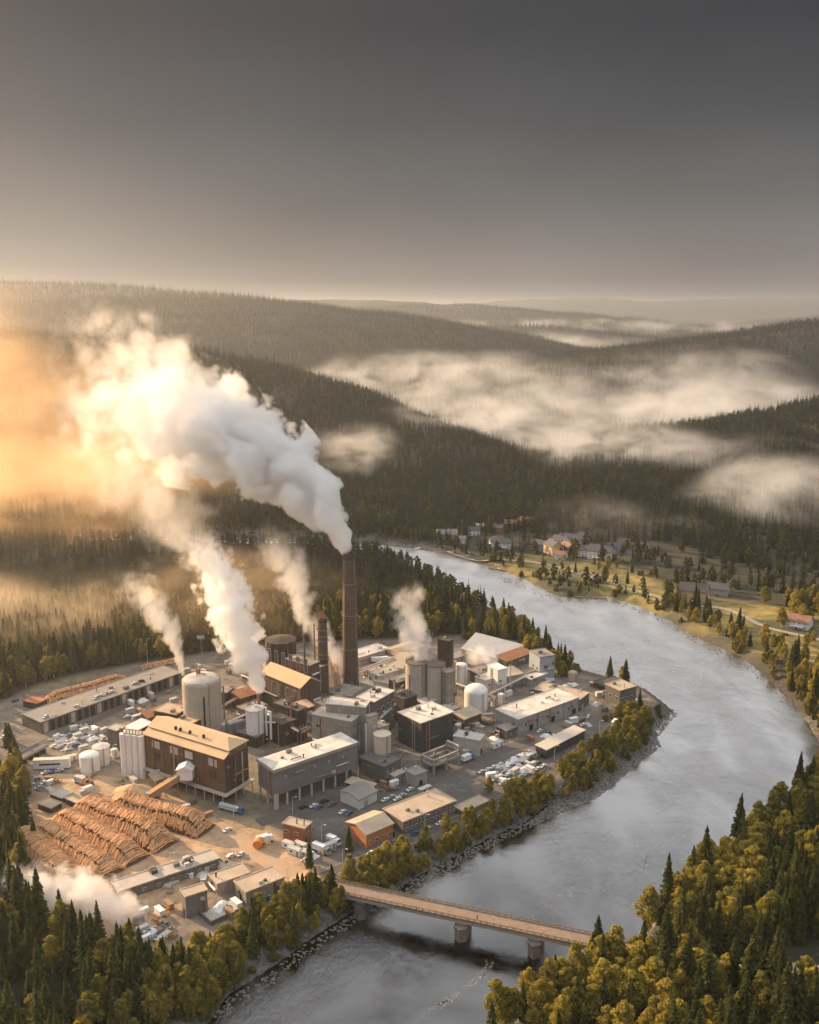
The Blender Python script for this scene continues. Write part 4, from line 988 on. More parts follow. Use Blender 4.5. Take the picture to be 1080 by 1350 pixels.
rack('pipe bridge crossing in front of the plump white tank',(600,952),(650,950),4,4,'pale')
rack('pipe bridge between the big concrete tank and the low dark stores',(290,950),(330,925),7,4,'steel')
rack('pipe bridge leading from the boiler house to the white process tank',(352,960),(395,985),9,3,'white')
rack('pipe bridge between the process block and the equipment block',(500,965),(540,930),9,4,'steel')
rack('pale pipe bridge beside the cream block',(470,900),(520,880),6,3,'cream')
rack('pipe bridge in the gap between the charcoal building and grey block',(500,975),(520,955),12,3,'pale')
rack('sloping pale conveyor pipe bridge behind the silos',(600,892),(660,915),10,2,'lconc',2.6,5)

# ---------------------------------------------------------------- log piles
lm,t_=newmat('peeled_logs')
va=t_.n('ShaderNodeAttribute'); va.attribute_name='shade'
c=t_.mix(va.outputs['Fac'],(.76,.40,.18),(.25,.13,.07)); nz=t_.noise(t_.n('ShaderNodeTexCoord').outputs['Object'],1.1,4)
c=t_.mix(t_.mapr(nz,.4,.7,0,.6),c,(.80,.50,.26)); b=t_.n('ShaderNodeBsdfPrincipled'); t_.set(b.inputs['Base Color'],c); b.inputs['Roughness'].default_value=.9
o=t_.n('ShaderNodeOutputMaterial'); t_.set(o.inputs[0],b.outputs[0])
M['soil']=surf('bark_litter',(.13,.075,.042),.95,streak=False)
def log_row(label,p,q,width,height,nlog,seed,zb=GZ,loglen=6.5,lift=0.):
    """a long heap from p to q, logs lying across it"""
    a=at(*p,zb); bb=at(*q,zb); d=bb-a; L=d.length; g=np.random.default_rng(seed)
    t=thing('log_pile',label,'log pile',(a.x,a.y,zb),math.atan2(d.y,d.x))
    m=MB(); K=26; Q=10
    def hz(u,s):  # u along 0..1, s across -1..1
        e=min(1,u*7,(1-u)*7); e=max(e,0)**.6
        return (height*(1-abs(s)**2.3)*e*(.96+.05*math.sin(u*9+seed)+.02*math.sin(u*29+seed*3)))
    vs=[];fs=[]
    for i in range(K+1):
        for j in range(Q+1):
            u=i/K; s=j/Q*2-1; vs.append((u*L,s*width/2,max(-.3,hz(u,s)-.45)))
    for i in range(K):
        for j in range(Q): x=i*(Q+1)+j; fs.append((x,x+Q+1,x+Q+2,x+1))
    m.add(vs,fs); m.build('bark_bed',M['soil'],t)
    V=[];Fc=[];sh=[]
    pos_=[]
    for layer in range(2):
        u=.015
        while u<.985:
            for s0 in (-.75,-.25,.25,.75):
                if g.random()<.93: pos_.append((u+g.normal(0,.002),s0+g.normal(0,.05),layer))
            u+=g.uniform(.48,.75)/L
    loglen=width/4*1.14
    for u,s,layer in pos_:
        x=u*L; y=s*width/2; z=hz(u,s)-.35+layer*.32
        ln=loglen*g.uniform(.85,1.1); r=g.uniform(.20,.40)
        sl=(hz(u,min(1,s+.15))-hz(u,max(-1,s-.15)))/(.3*width/2)
        yaw=g.normal(0,.06)+ (math.pi/2); dv=Vector((math.cos(yaw),math.sin(yaw),sl*.9+g.normal(0,.04))).normalized()
        A=dv.cross(Vector((0,0,1))).normalized(); Bv=A.cross(dv); b0=len(V); c0=Vector((x,y,z+r*.5+g.uniform(0,.14)))
        for e in (-.5,.5):
            for w_ in range(5):
                th=w_*1.2566; V.append(tuple(c0+dv*(ln*e)+A*(r*math.cos(th))+Bv*(r*math.sin(th))))
        for w_ in range(5): Fc.append((b0+w_,b0+(w_+1)%5,b0+5+(w_+1)%5,b0+5+w_))
        Fc.append((b0+4,b0+3,b0+2,b0+1,b0)); Fc.append((b0+5,b0+6,b0+7,b0+8,b0+9)); sh+= [g.random()]*7
    me=bpy.data.meshes.new('logs'); me.from_pydata(V,[],Fc); me.materials.append(lm)
    at_=me.attributes.new('shade','FLOAT','FACE'); at_.data.foreach_set('value',np.array(sh,np.float32))
    lo_=bpy.data.objects.new('logs',me); COL.objects.link(lo_); lo_.parent=t; lo_['kind']='stuff'
log_row('longest orange log pile on the mill side, farthest row of the log yard',(150,1062),(274,1098),14,8.5,1500,1)
log_row('second orange log pile from the mill, broad and brightly lit',(104,1066),(222,1118),15,9.5,1600,2)
log_row('third orange log pile, running down towards the long low shed',(78,1078),(182,1138),14,8,1400,3)
log_row('fourth orange log pile with a dark trampled near end',(48,1092),(150,1155),13,7,1200,4)
log_row('outermost rough log pile beside the smoke at the left edge',(24,1098),(92,1160),15,6,1200,5)
log_row('long orange log row on the far side of the loading shed',(58,926),(168,896),9,5,1100,6,loglen=5)
log_row('short low log row at the far end of the loading shed',(186,882),(236,872),6,2.5,300,7,loglen=5)
a=at(176,1047,GZ); mm=MB(); g=np.random.default_rng(4)
mm.lathe(0,0,[(9*(1-u)**.8+.2,5.2*u) for u in np.linspace(0,1,7)],22)
for i,vv in enumerate(mm.v): mm.v[i]=(vv[0]*(1.3+.25*math.sin(i*1.7)),vv[1]*(1+.2*math.sin(i*2.3)),vv[2])
o=mm.build('chip_heap',surf('wood_chips',(.62,.42,.24),.95,streak=False,dirt=.3),loc=(a.x,a.y,GZ)); tag(o,'pale conical heap of wood chips between the silos and the log piles','chip heap')
# ---------------------------------------------------------------- roads
M['road']=surf('road_asphalt',(.12,.105,.092),.95,dirt=.5,streak=False,scale=.08)
M['track']=surf('dirt_track',(.50,.34,.21),.95,dirt=.45,streak=False,scale=.08)
M['gravelroad']=surf('gravel_road',(.42,.34,.26),.95,dirt=.4,streak=False,scale=.1)
M['line']=plain('road_paint',(.6,.56,.48),.8)
def ribbon(name,pts,width,mat,lift=.06,onland=False,mark=False,step=5.):
    P=[Vector(p) for p in pts]; out=[]
    for i in range(len(P)-1):
        p0=P[max(i-1,0)];p1=P[i];p2=P[i+1];p3=P[min(i+2,len(P)-1)]; n=max(2,int((p2-p1).length/step))
        for k in range(n):
            u=k/n; out.append(.5*((2*p1)+(p2-p0)*u+(2*p0-5*p1+4*p2-p3)*u*u+(3*p1-p0-3*p2+p3)*u**3))
    out.append(P[-1])
    if onland:
        zz=land(np.array([p.x for p in out]),np.array([p.y for p in out]))
        for p,z in zip(out,zz): p.z=float(z)
    def strip(w0,w1,lf):
        vs=[];fs=[]
        for i,p in enumerate(out):
            d=out[min(i+1,len(out)-1)]-out[max(i-1,0)]; n=Vector((-d.y,d.x,0)).normalized(); wv=.92+.16*math.sin(i*1.3)*0
            vs+= [p+n*w0+Vector((0,0,lf)),p+n*w1+Vector((0,0,lf))]
        for i in range(len(out)-1): fs.append((2*i,2*i+1,2*i+3,2*i+2))
        return vs,fs
    m=MB(); vs,fs=strip(width/2,-width/2,lift); m.add(vs,fs); o=m.build(name,M[mat]); o['kind']='structure'
    if mark:
        m=MB(); 
        for s in (-width/2+.4,width/2-.55): vs,fs=strip(s+.15,s,lift+.012); m.add(vs,fs)
        q=m.build('road_edge_line',M['line']); q['kind']='structure'
    return out
def ap(rows,z=5.): return [at(a,b,z) for a,b in rows]
ribbon('dirt_road',ap([(425,1162),(385,1150),(345,1130),(312,1108),(285,1090),(262,1078),(240,1066),(210,1048),(175,1036),(140,1030),(100,1026),(60,1026)]),9,'track')
ribbon('bank_road',ap([(420,1160),(440,1148),(480,1133),(530,1112),(580,1091),(630,1070),(680,1045),(718,1020),(752,998),(790,972),(820,950),(846,938)]),7,'road',lift=.10,mark=True)
ribbon('yard_road',ap([(340,1085),(380,1074),(430,1072),(500,1052),(560,1032),(620,1010),(660,990),(700,978)]),8,'road',lift=.08)
ribbon('hill_foot_road',ap([(-30,1016),(30,990),(75,972),(130,948),(190,920),(245,897),(290,880),(340,868)]),8,'road',lift=.08,mark=True)
ribbon('lane',ap([(305,1215),(340,1200),(380,1180),(425,1158)]),6,'road',lift=.14)
ribbon('lane',[at(590,722,6),at(640,735,6),at(700,738,7),at(760,752,8),at(830,772,8),at(900,792,8),at(960,802,8),at(1010,825,8),at(1080,842,8),at(1160,862,8)],5,'gravelroad',lift=.25,onland=True)
ribbon('forest_road',[at(820,1262,9),at(860,1258,12),at(900,1253,15),at(945,1247,19),at(1000,1243,22),at(1060,1246,25),at(1130,1250,28)],8,'gravelroad',lift=.35,onland=True)
# low retaining viaduct at the left end of the hill foot road
a=at(18,1012,GZ); b=at(58,990,GZ); d=b-a
t=thing('road_viaduct','short concrete viaduct of the hill foot road at the left edge','viaduct',(a.x,a.y,GZ),math.atan2(d.y,d.x))
m=MB(); m.box(0,-3.5,3.2,d.length,3.5,4.0); m.build('deck',M['conc'],t)
for k in range(5):
    m=MB(); x=2+k*(d.length-4)/4; m.box(x-.4,-3.2,0,x+.4,3.2,3.197); m.build('pier',M['dconc'],t)
m=MB()
for s in (-3.4,3.25): m.box(0,s,4.003,d.length,s+.15,4.9)
m.build('parapet',M['lconc'],t)

# ---------------------------------------------------------------- the bridge
ZB=9.2
A=at(418,1161,ZB-1.2); B2=at(475,1176,ZB); C_=at(835,1252,ZB)
d=C_-B2; L=d.length; ang=math.atan2(d.y,d.x)
t=thing('river_bridge','long narrow brown girder bridge on three stone piers across the river','bridge',(B2.x,B2.y,0),ang)
x0=-(B2-A).length-4
wd=7.6
m=MB(); m.box(x0+6,-wd/2,ZB-.5,L+10,wd/2,ZB); m.build('deck',surf('bridge_deck',(.30,.22,.165),.9,dirt=.6,scale=.5,streak=False),t)
m=MB()
for s in (-wd/2+.7,wd/2-1.2): m.box(x0+8,s,ZB-2.3,L+10,s+.5,ZB-.503)
for k in range(int(L/6)): m.box(k*6.,-wd/2+1.203,ZB-1.9,k*6.+.35,wd/2-1.203,ZB-.6)
m.build('girder',M['lconc'],t)
m=MB()
for s in (-wd/2,wd/2-.25): m.box(x0+6,s,ZB+.003,L+10,s+.25,ZB+.3)
m.build('kerb',M['conc'],t)
for s in (-wd/2+.12,wd/2-.12):
    m=MB()
    for z in (.75,1.2): m.tube([(x0+6,s,ZB+z),(L+10,s,ZB+z)],.12,5)
    for k in range(int((L-x0)/2.6)): m.box(x0+6+k*2.6-.12,s-.12,ZB+.3,x0+6+k*2.6+.12,s+.12,ZB+1.25)
    m.build('railing',M['wood'],t)
for px_,py_ in ((482,1200),(609,1236),(706,1256)):
    p=at(px_,py_,0); r_=p-Vector((B2.x,B2.y,0)); xx=r_.x*math.cos(ang)+r_.y*math.sin(ang)
    m=MB(); w2=wd/2
    poly=lambda k:[(xx-2.4*k,-w2*k),(xx,-w2*k-1.8*k),(xx+2.4*k,-w2*k),(xx+2.4*k,w2*k),(xx,w2*k+1.8*k),(xx-2.4*k,w2*k)]
    m.prism(poly(1.0),-4,5.2); m.prism(poly(1.12),5.203,6.0); m.box(xx-2,-w2+.4,6.003,xx+2,w2-.4,ZB-2.303); m.build('pier',M['dconc'] if px_<500 else surf('pier_stone',(.30,.255,.21),.95,dirt=.5,seams=(1.6,.9,.08)),t)
m=MB(); m.box(x0+4,-wd/2-1,-1,x0+9.9,wd/2+1,ZB-.51); m.build('abutment',M['dconc'],t)
# sloping approach on the left bank
e0=at(385,1150,5); 
ribbon('bridge_approach',[at(392,1153,5.0),at(406,1157,6.6),Vector((B2.x+math.cos(ang)*(x0+6),B2.y+math.sin(ang)*(x0+6),ZB-.03))],7.6,'track',lift=.12,step=3)
# embankment that carries it
q0=at(394,1153.5,5.); q1=Vector((B2.x+math.cos(ang)*(x0+6.2),B2.y+math.sin(ang)*(x0+6.2),ZB)); dd=q1-q0; LL=math.hypot(dd.x,dd.y)
m=MB(); m.add([(0,-6,-.6),(0,6,-.6),(LL,-10,-3),(LL,10,-3),(0,-3.9,.05),(0,3.9,.05),(LL,-3.9,ZB-5.1),(LL,3.9,ZB-5.1)],[(0,2,6,4),(1,5,7,3),(4,6,7,5),(0,4,5,1),(2,3,7,6),(0,1,3,2)])
o=m.build('embankment',M['gravelroad'],loc=(q0.x,q0.y,5.),rz=math.atan2(dd.y,dd.x)); o['kind']='structure'

# ---------------------------------------------------------------- people
def person(label,p,rz,shirt='dark_cloth',stride=.25):
    t=thing('person',label,'person',p,rz)
    def skin_body(name,verts,edges,rad,mat,root=0):
        me=bpy.data.meshes.new(name); me.from_pydata(verts,edges,[]); me.materials.append(mat)
        o=bpy.data.objects.new(name,me); COL.objects.link(o); o.parent=t
        sm=o.modifiers.new('skin','SKIN'); 
        for i,r in enumerate(rad): me.skin_vertices[0].data[i].radius=(r,r*.9); 
        me.skin_vertices[0].data[root].use_root=True
        o.modifiers.new('sub','SUBSURF').levels=1; o.modifiers['sub'].render_levels=2
        return o
    v=[(0,0,.95),(0,0,1.2),(0,.0,1.42),(0,.01,1.52),(0,.02,1.64),(0,.02,1.76),
       (-.18,0,1.42),(-.24,.06,1.13),(-.22,.2,.92),(.18,0,1.42),(.24,-.06,1.13),(.22,.05,.88),
       (-.1,0,.9),(-.1,stride*.5,.5),(-.1,stride*.6,.08),(-.1,stride*.6+.16,.04),(.1,0,.9),(.1,-stride*.4,.5),(.1,-stride,.1),(.1,-stride+.16,.04)]
    e=[(0,1),(1,2),(2,3),(3,4),(4,5),(2,6),(6,7),(7,8),(2,9),(9,10),(10,11),(0,12),(12,13),(13,14),(14,15),(0,16),(16,17),(17,18),(18,19)]
    r=[.15,.15,.17,.06,.105,.08,.07,.055,.04,.07,.055,.04,.1,.075,.05,.04,.1,.075,.05,.04]
    skin_body('body',v,e,r,M['skin'])
    def cl(name,ids,grow,mat):
        mp={k:i for i,k in enumerate(ids)}
        skin_body(name,[v[k] for k in ids],[(mp[a],mp[b]) for a,b in e if a in mp and b in mp],[r[k]+grow for k in ids],mat)
    cl('jacket',[0,1,2,6,7,8,9,10,11],.022,M[shirt]); cl('trousers',[0,12,13,14,16,17,18],.02,M['cloth'])
    m=MB(); m.lathe(0,.01,[(.10,1.66),(.115,1.72),(.09,1.80),(.03,1.83)],10); m.build('hair',M['black'],t)
    return t
p=Vector((B2.x,B2.y,0)); q=at(632,1206,ZB); r_=q-p; xx=r_.x*math.cos(ang)+r_.y*math.sin(ang)
person('lone walker in dark clothes crossing the bridge near its middle',(B2.x+math.cos(ang)*xx-math.sin(ang)*-1.5,B2.y+math.sin(ang)*xx+math.cos(ang)*-1.5,ZB),ang+R(90),'cloth')
q=at(421,1171,7); 
person('person in a navy jacket standing between the log piles and the brick office',(at(309,1082).x,at(309,1082).y,GZ+.08),R(30),'jacket')
person('person in dark clothes standing on the quay road below the narrow quay shed',(at(733,1012).x,at(733,1012).y,GZ+.12),R(200),'cloth')
person('person walking on the sandy yard between the white silos and the wood chip heap',(at(152,1032).x,at(152,1032).y,GZ+.08),R(120),'cloth')

# ---------------------------------------------------------------- vehicles
CARC={k:plain(k+'_car_paint',c,.3) for k,c in dict(white=(.72,.70,.67),silver=(.42,.42,.42),black=(.025,.025,.028),blue=(.06,.12,.26),red=(.36,.05,.035),grey=(.15,.15,.155)).items()}
def car_body():
    m=MB(); sec=[(-2.2,.35),(-2.25,.75),(-1.3,.95),(-.75,1.42),(.9,1.45),(1.55,1.0),(2.2,.9),(2.25,.35)]
    vs=[];n=len(sec)
    for y,k in ((-.88,1),(-.62,0),(.62,0),(.88,1)):
        pass
    for y in (-.86,.86):
        for x,z in sec: vs.append((x,y*(.82 if z>1.2 else 1),z))
    fs=[tuple(range(n-1,-1,-1)),tuple(range(n,2*n))]+[(i,(i+1)%n,n+(i+1)%n,n+i) for i in range(n)]
    m.add(vs,fs); return m
def car_glass():
    m=MB()
    for s in (-1,1):
        m.add([(-1.12,s*.872,1.0),(1.3,s*.872,1.02),(.85,s*.76,1.38),(-.72,s*.76,1.36)],[(0,1,2,3) if s<0 else (3,2,1,0)])
    m.add([(-1.36,-.74,.99),(-1.36,.74,.99),(-.84,.62,1.39),(-.84,-.62,1.39)],[(0,3,2,1)]); m.add([(1.56,-.74,1.04),(1.56,.74,1.04),(1.0,.62,1.43),(1.0,-.62,1.43)],[(0,1,2,3)]); return m
def wheel():
    m=MB(); m.tube([(0,-.11,0),(0,.11,0)],.33,12); return m
_cg=None;_cw=None;_cb={}
def car(label,x,y,rz,colr,z=GZ+.12,group=None):
    global _cg,_cw
    t=thing('parked_car',label,'car',(x,y,z),rz,group)
    if colr not in _cb:
        o=car_body().build('body',CARC[colr],t); _cb[colr]=o.data
    else: o=bpy.data.objects.new('body',_cb[colr]); COL.objects.link(o); o.parent=t
    if _cg is None: g_=car_glass().build('windows',M['glass'],t); _cg=g_.data
    else: g_=bpy.data.objects.new('windows',_cg); COL.objects.link(g_); g_.parent=t
    for wx,wy in ((-1.35,-.8),(-1.35,.8),(1.4,-.8),(1.4,.8)):
        if _cw is None: w_=wheel().build('wheel',M['black'],t); _cw=w_.data
        else: w_=bpy.data.objects.new('wheel',_cw); COL.objects.link(w_); w_.parent=t
        w_.location=(wx,wy,.33)
U=R(42)
cars=[]
def lot(rows,where_,jit=.12,ang=U,zs=GZ):
    for (x,y,c) in rows:
        p=at(x,y,zs); cars.append((p.x,p.y,ang+rnd.gauss(0,jit)+(math.pi if rnd.random()<.5 else 0),c,where_,zs))
cc=['white','silver','black','grey','white','blue','red','silver','white']
lot([(133,917,'white'),(139,915,'silver'),(128,920,'white'),(180,899,'black'),(102,928,'white'),(60,940,'white')],'',ang=U) if 0 else None
lot([(232+i*7,1089-i*3,cc[i%9]) for i in range(0)],'')
lot([(300,1096,'white'),(268,1080,'grey'),(305,1130,'white'),(286,1138,'black'),(318,1128,'white')],'on the sandy yard by the brick office',.5)
lot([(400,1066,'black'),(414,1064,'white'),(421,1066,'blue'),(428,1058,'black'),(438,1062,'grey')],'in the shade before the long hall',.2)
lot([(452,1072,'white'),(460,1074,'blue'),(508,1056,'white'),(517,1052,'silver'),(524,1055,'white'),(531,1050,'silver'),(541,1042,'white')],'in front of the row building',.2)
lot([(490,1126,'white'),(505,1118,'silver'),(519,1112,'grey'),(548,1100,'blue'),(563,1094,'white'),(580,1087,'white')],'along the bank road',.08)
lot([(760,964,'white'),(769,957,'white'),(752,962,'black'),(744,966,'silver'),(730,972,'white'),(722,968,'blue'),(712,965,'white'),(700,973,'grey'),(768,951,'black'),(776,946,'white')],'beside the dispatch hall',.25)
lot([(60,1020,'white'),(70,1019,'blue'),(78,1017,'white'),(40,1036,'white'),(52,1040,'silver'),(58,1033,'white'),(48,1029,'grey')],'by the long white coach',.3)
lot([(82,973,'white'),(92,970,'silver'),(102,976,'white'),(112,968,'white'),(88,980,'white'),(120,972,'silver'),(72,985,'white'),(128,962,'white'),(100,984,'blue'),(135,978,'white')],'in the crowded left scrap yard',.4)
lot([(186,938,'white'),(176,943,'blue'),(220,932,'white'),(168,946,'white')],'beside the hill foot road',.2)
lot([(200,1228,'silver'),(212,1232,'black'),(190,1233,'white'),(205,1238,'grey')],'in the smoky yard by the lower trees',.5)
lot([(360,1180,'silver'),(371,1174,'white'),(348,1189,'black')],'along the dark side of the broad warehouse',.1)
lot([(8,965,'white'),(5,973,'white'),(20,925,'blue')],'at the left edge under the hill',.3)
gct=random.Random(3)
for k in range(34):   # dense rows on the river lot
    rw=k%4; q_=(k//4)/8; px_=636+q_*62+rw*9+gct.uniform(-1,1); py_=1019-q_*26+rw*5.2+gct.uniform(-.6,.6)
    lot([(px_,py_,gct.choice(['white','white','silver','white','grey','silver']))],'packed in the pale river lot',.07)
from collections import Counter
for (x,y,a_,c,wh,zs) in cars:
    car(f'{c} car parked {wh}',x,y,a_,c,zs+.12,f'{c} cars {wh}')
for i,(x,y,c) in enumerate([(133,908,'white'),(140,906,'silver'),(126,911,'white'),(146,904,'white'),(184,884,'black'),(102,919,'white'),(190,882,'silver')]):
    zt=5+8.0; 
# cars parked on the deck roof of the loading shed are set by the roof's own height
ps=[o for o in bpy.data.objects if o.name=='platform_shed'][0]
hz=[c for c in ps.children if c.name.startswith('roof') and c.type=='MESH'][0]; zroof=5+max(v_.co.z for v_ in hz.data.vertices)-.25
for x,y,c in [(133,918,'white'),(140,915,'silver'),(126,921,'white'),(147,913,'white'),(186,899,'black'),(102,932,'white'),(178,902,'silver'),(60,946,'white')]:
    p=at(x,y,zroof); car(f'{c} car parked on the grey deck roof of the loading shed',p.x,p.y,U+rnd.gauss(0,.4),c,zroof+.0,f'{c} cars on the deck roof')
def truck(label,px_,py_,rz,L,box,cab,name='lorry',z=GZ+.12,cat='lorry'):
    p=at(px_,py_,GZ); t=thing(name,label,cat,(p.x,p.y,z),rz)
    m=MB(); m.box(-L/2,-1.25,1.0,L/2-2.6,1.25,3.7); m.build('cargo_box',M[box],t)
    m=MB(); sec=[(L/2-2.4,.6),(L/2-2.4,3.0),(L/2-.7,3.0),(L/2-.1,1.8),(L/2,.6)]
    n=len(sec); vs=[(x,y,z_) for y in (-1.2,1.2) for x,z_ in sec]; m.add(vs,[tuple(range(n)),tuple(range(2*n-1,n-1,-1))]+[(i,n+i,n+(i+1)%n,(i+1)%n) for i in range(n)]); m.build('cab',M[cab],t)
    m=MB(); m.add([(L/2-.66,-1.05,2.95),(L/2-.06,-1.05,1.85),(L/2-.06,1.05,1.85),(L/2-.66,1.05,2.95)],[(0,1,2,3)]); m.build('windscreen',M['glass'],t)
    m=MB(); m.box(-L/2,-.5,.6,L/2-.5,.5,.99); m.build('chassis',M['black'],t)
    for wx in (-L/2+1.2,-L/2+2.4,L/2-1.4):
        for wy in (-1.05,1.05):
            m=MB(); m.tube([(0,-.16,0),(0,.16,0)],.5,12); o=m.build('wheel',M['black'],t); o.location=(wx,wy,.5)
    return t
# tanker by the mill
p=at(306,1070,GZ); t=thing('tanker_truck','pale tanker truck with a blue cab parked under the mill walkway','truck',(p.x,p.y,GZ+.08),R(-26))
m=MB(); m.tube([(-7,0,2.1),(-6.6,0,2.1),(3.4,0,2.1),(3.8,0,2.1)],[1.0,1.3,1.3,1.0],16); m.build('tank',M['bluegrey'],t)
m=MB(); m.box(-6.8,-1.32,1.2,3.4,1.32,1.6); m.build('side_rail',M['white'],t)
m=MB(); sec=[(4.2,.6),(4.2,3.1),(5.9,3.1),(6.5,1.8),(6.6,.6)]; n=5; vs=[(x,y,z_) for y in (-1.2,1.2) for x,z_ in sec]; m.add(vs,[tuple(range(n)),tuple(range(2*n-1,n-1,-1))]+[(i,n+i,n+(i+1)%n,(i+1)%n) for i in range(n)]); m.build('cab',M['blue'],t)
m=MB(); m.add([(5.94,-1.05,3.05),(6.54,-1.05,1.85),(6.54,1.05,1.85),(5.94,1.05,3.05)],[(0,1,2,3)]); m.build('windscreen',M['glass'],t)
for wx in (-6,-4.8,2.4,5.4):
    for wy in (-1.05,1.05):
        m=MB(); m.tube([(0,-.16,0),(0,.16,0)],.5,12); o=m.build('wheel',M['black'],t); o.location=(wx,wy,.5)
truck('white lorry parked on the asphalt quay at the right end of the works',811,957,R(62),8.5,'white','white')
truck('white lorry with a bare flat front parked by the orange cylinder on the yard',350,1111,R(30),8,'white','white')
truck('white lorry between the brick office and the gabled house',424,1124,R(-35),9,'white','lgrey')
truck('white box lorry parked behind the other lorry near the gabled house',440,1113,R(-35),7,'white','white')
truck('long white trailer lorry far behind the cream block',503,873,R(10),14,'white','white')
truck('white lorry on the yard below the charcoal building',617,1003,R(40),8,'white','blue')
truck('pale lorry standing by the flat low shed roofs of the left yard',108,1034,R(-30),9,'tarp','orange')
# long coach
p=at(69,1013,GZ); t=thing('coach','long white coach with a dark window stripe at the left of the yard','coach',(p.x,p.y,GZ+.08),R(6))
m=MB(); m.box(-9,-1.6,.5,9,1.6,5.2); m.build('body',M['white'],t); m=MB(); m.box(-6,-1.62,2.4,4.5,-1.603,3.4); m.build('window_band',M['dark'],t); m=MB(); m.box(-9.2,-1.8,5.203,9.2,1.8,5.5); m.build('roof',M['cream'],t)
for wx in (-6,6):
    for wy in (-1.4,1.4):
        m=MB(); m.tube([(0,-.16,0),(0,.16,0)],.55,12); o=m.build('wheel',M['black'],t); o.location=(wx,wy,.55)
p=at(341,1117,GZ); m=MB(); m.tube([(-2.2,0,2.1),(-2.0,0,2.1),(2.0,0,2.1),(2.2,0,2.1)],[1.4,2.0,2.0,1.4],18); o=m.build('tank_drum',M['orange'],loc=(p.x,p.y,GZ+.03),rz=R(80)); tag(o,'bright orange drum lying on the yard beside the white lorry','drum')
# site cabins, containers, wrapped stacks, pallets, pipes, scrap : many small things
def cabin(label,px_,py_,rz,L,mat,group=None,h=2.7,w_=2.6):
    p=at(px_,py_,GZ); t=thing('site_cabin',label,'cabin',(p.x,p.y,GZ+.1),rz,group)
    m=MB(); m.box(-L/2,-w_/2,.15,L/2,w_/2,h); m.build('body',M[mat],t); m=MB(); m.box(-L/2-.1,-w_/2-.1,h+.003,L/2+.1,w_/2+.1,h+.2); m.build('roof',M['tarp'],t)
    wins(t,0,0,[]) ; 
    m=MB(); m.box(-L/4,-w_/2-.06,1.1,-L/4+1.2,-w_/2-.003,2.0); m.build('window',M['glass'],t); m=MB(); m.box(L/4,-w_/2-.06,.2,L/4+.9,-w_/2-.003,2.2); m.build('door',M['grey'],t)
for i,(x,y,a_,l,mt,lab) in enumerate([
 (389,1126,-30,7,'white','white cabin nearest the camera in the cluster below the brick office'),(396,1119,-32,6,'cream','cream cabin pressed against the wall of the brick office'),(381,1118,-30,6,'white','white cabin left of the cream cabin by the brick office'),
 (405,1130,-30,6,'whitec','ribbed white cabin at the right of the office cluster'),(433,1120,38,7,'whitec','ribbed white cabin beside the gabled house'),(622,992,42,12,'tarp','long pale cabin in the shade of the store beside the charcoal building'),
 (655,985,42,8,'white','white cabin at the near corner of the dispatch hall'),(700,1000,42,7,'lgrey','grey cabin left of the narrow quay shed'),
 (183,948,42,8,'bluegrey','blue grey cabin behind the scalloped silos'),(92,1003,30,7,'tarp','pale cabin behind the long coach'),(140,1004,20,6,'cream','cream cabin right of the two white tanks'),
 (560,1045,42,7,'lgrey','grey cabin behind the row building'),(668,903,40,9,'white','white cabin below the slim white tower'),(720,905,42,8,'tarp','pale cabin at the foot of the tall ribbed block'),
 (785,905,5,7,'rust','rusty cabin on the spit'),(792,918,10,6,'cream','cream cabin near the pillared spit house'),(325,875,20,9,'white','white cabin behind the thick steam column'),(310,880,20,8,'lgrey','grey cabin left of the white cabin behind the steam')]):
    cabin(lab,x,y,R(a_),l,mt)
gs=random.Random(11)
def stackpile(name,label,cat,px_,py_,mat,kind,s,group):
    p=at(px_,py_,GZ); m=MB(); g=gs
    if kind=='boards':
        for k in range(3): m.box(-s*1.6,-s*.7,.1+k*.62*s,s*1.6,s*.7,.1+k*.62*s+.5*s)
        m.box(-s*1.7,-s*.8,.1+3*.62*s,s*1.7,s*.8,.1+3*.62*s+.08)
    elif kind=='pipes':
        for k in range(5): m.tube([(-s*2.6,-s+k*s*.5,.1+s*.25),(s*2.6,-s+k*s*.5,.1+s*.25)],s*.24,8)
        for k in range(4): m.tube([(-s*2.6,-s*.75+k*s*.5,.1+s*.68),(s*2.6,-s*.75+k*s*.5,.1+s*.68)],s*.24,8)
    elif kind=='scrap':
        for k in range(9):
            x,y=g.uniform(-1.6,1.6)*s,g.uniform(-1.2,1.2)*s; z=g.uniform(0,.5)*s; m.bar((x,y,z+.4),(x+g.uniform(-2,2)*s,y+g.uniform(-2,2)*s,z+g.uniform(.2,.9)*s),g.uniform(.15,.7)*s,g.uniform(.1,.4)*s)
    elif kind=='sheet':
        n=6; vs=[]; fs=[]
        for i in range(n+1):
            for j in range(n+1):
                u=i/n*2-1; w_=j/n*2-1; vs.append((u*s*1.9,w_*s*1.2,max(0.02,1.1*s*(1-u*u)*(1-w_*w_)+.25*math.sin(i*2.1+j*1.3)*s*.5)))
        for i in range(n):
            for j in range(n): a=i*(n+1)+j; fs.append((a,a+n+1,a+n+2,a+1))
        m.add(vs,fs)
    o=m.build(name,M[mat],loc=(p.x,p.y,GZ+.02),rz=gs.choice([U,U+1.57,U+gs.gauss(0,.3)])); tag(o,label,cat,group); return o
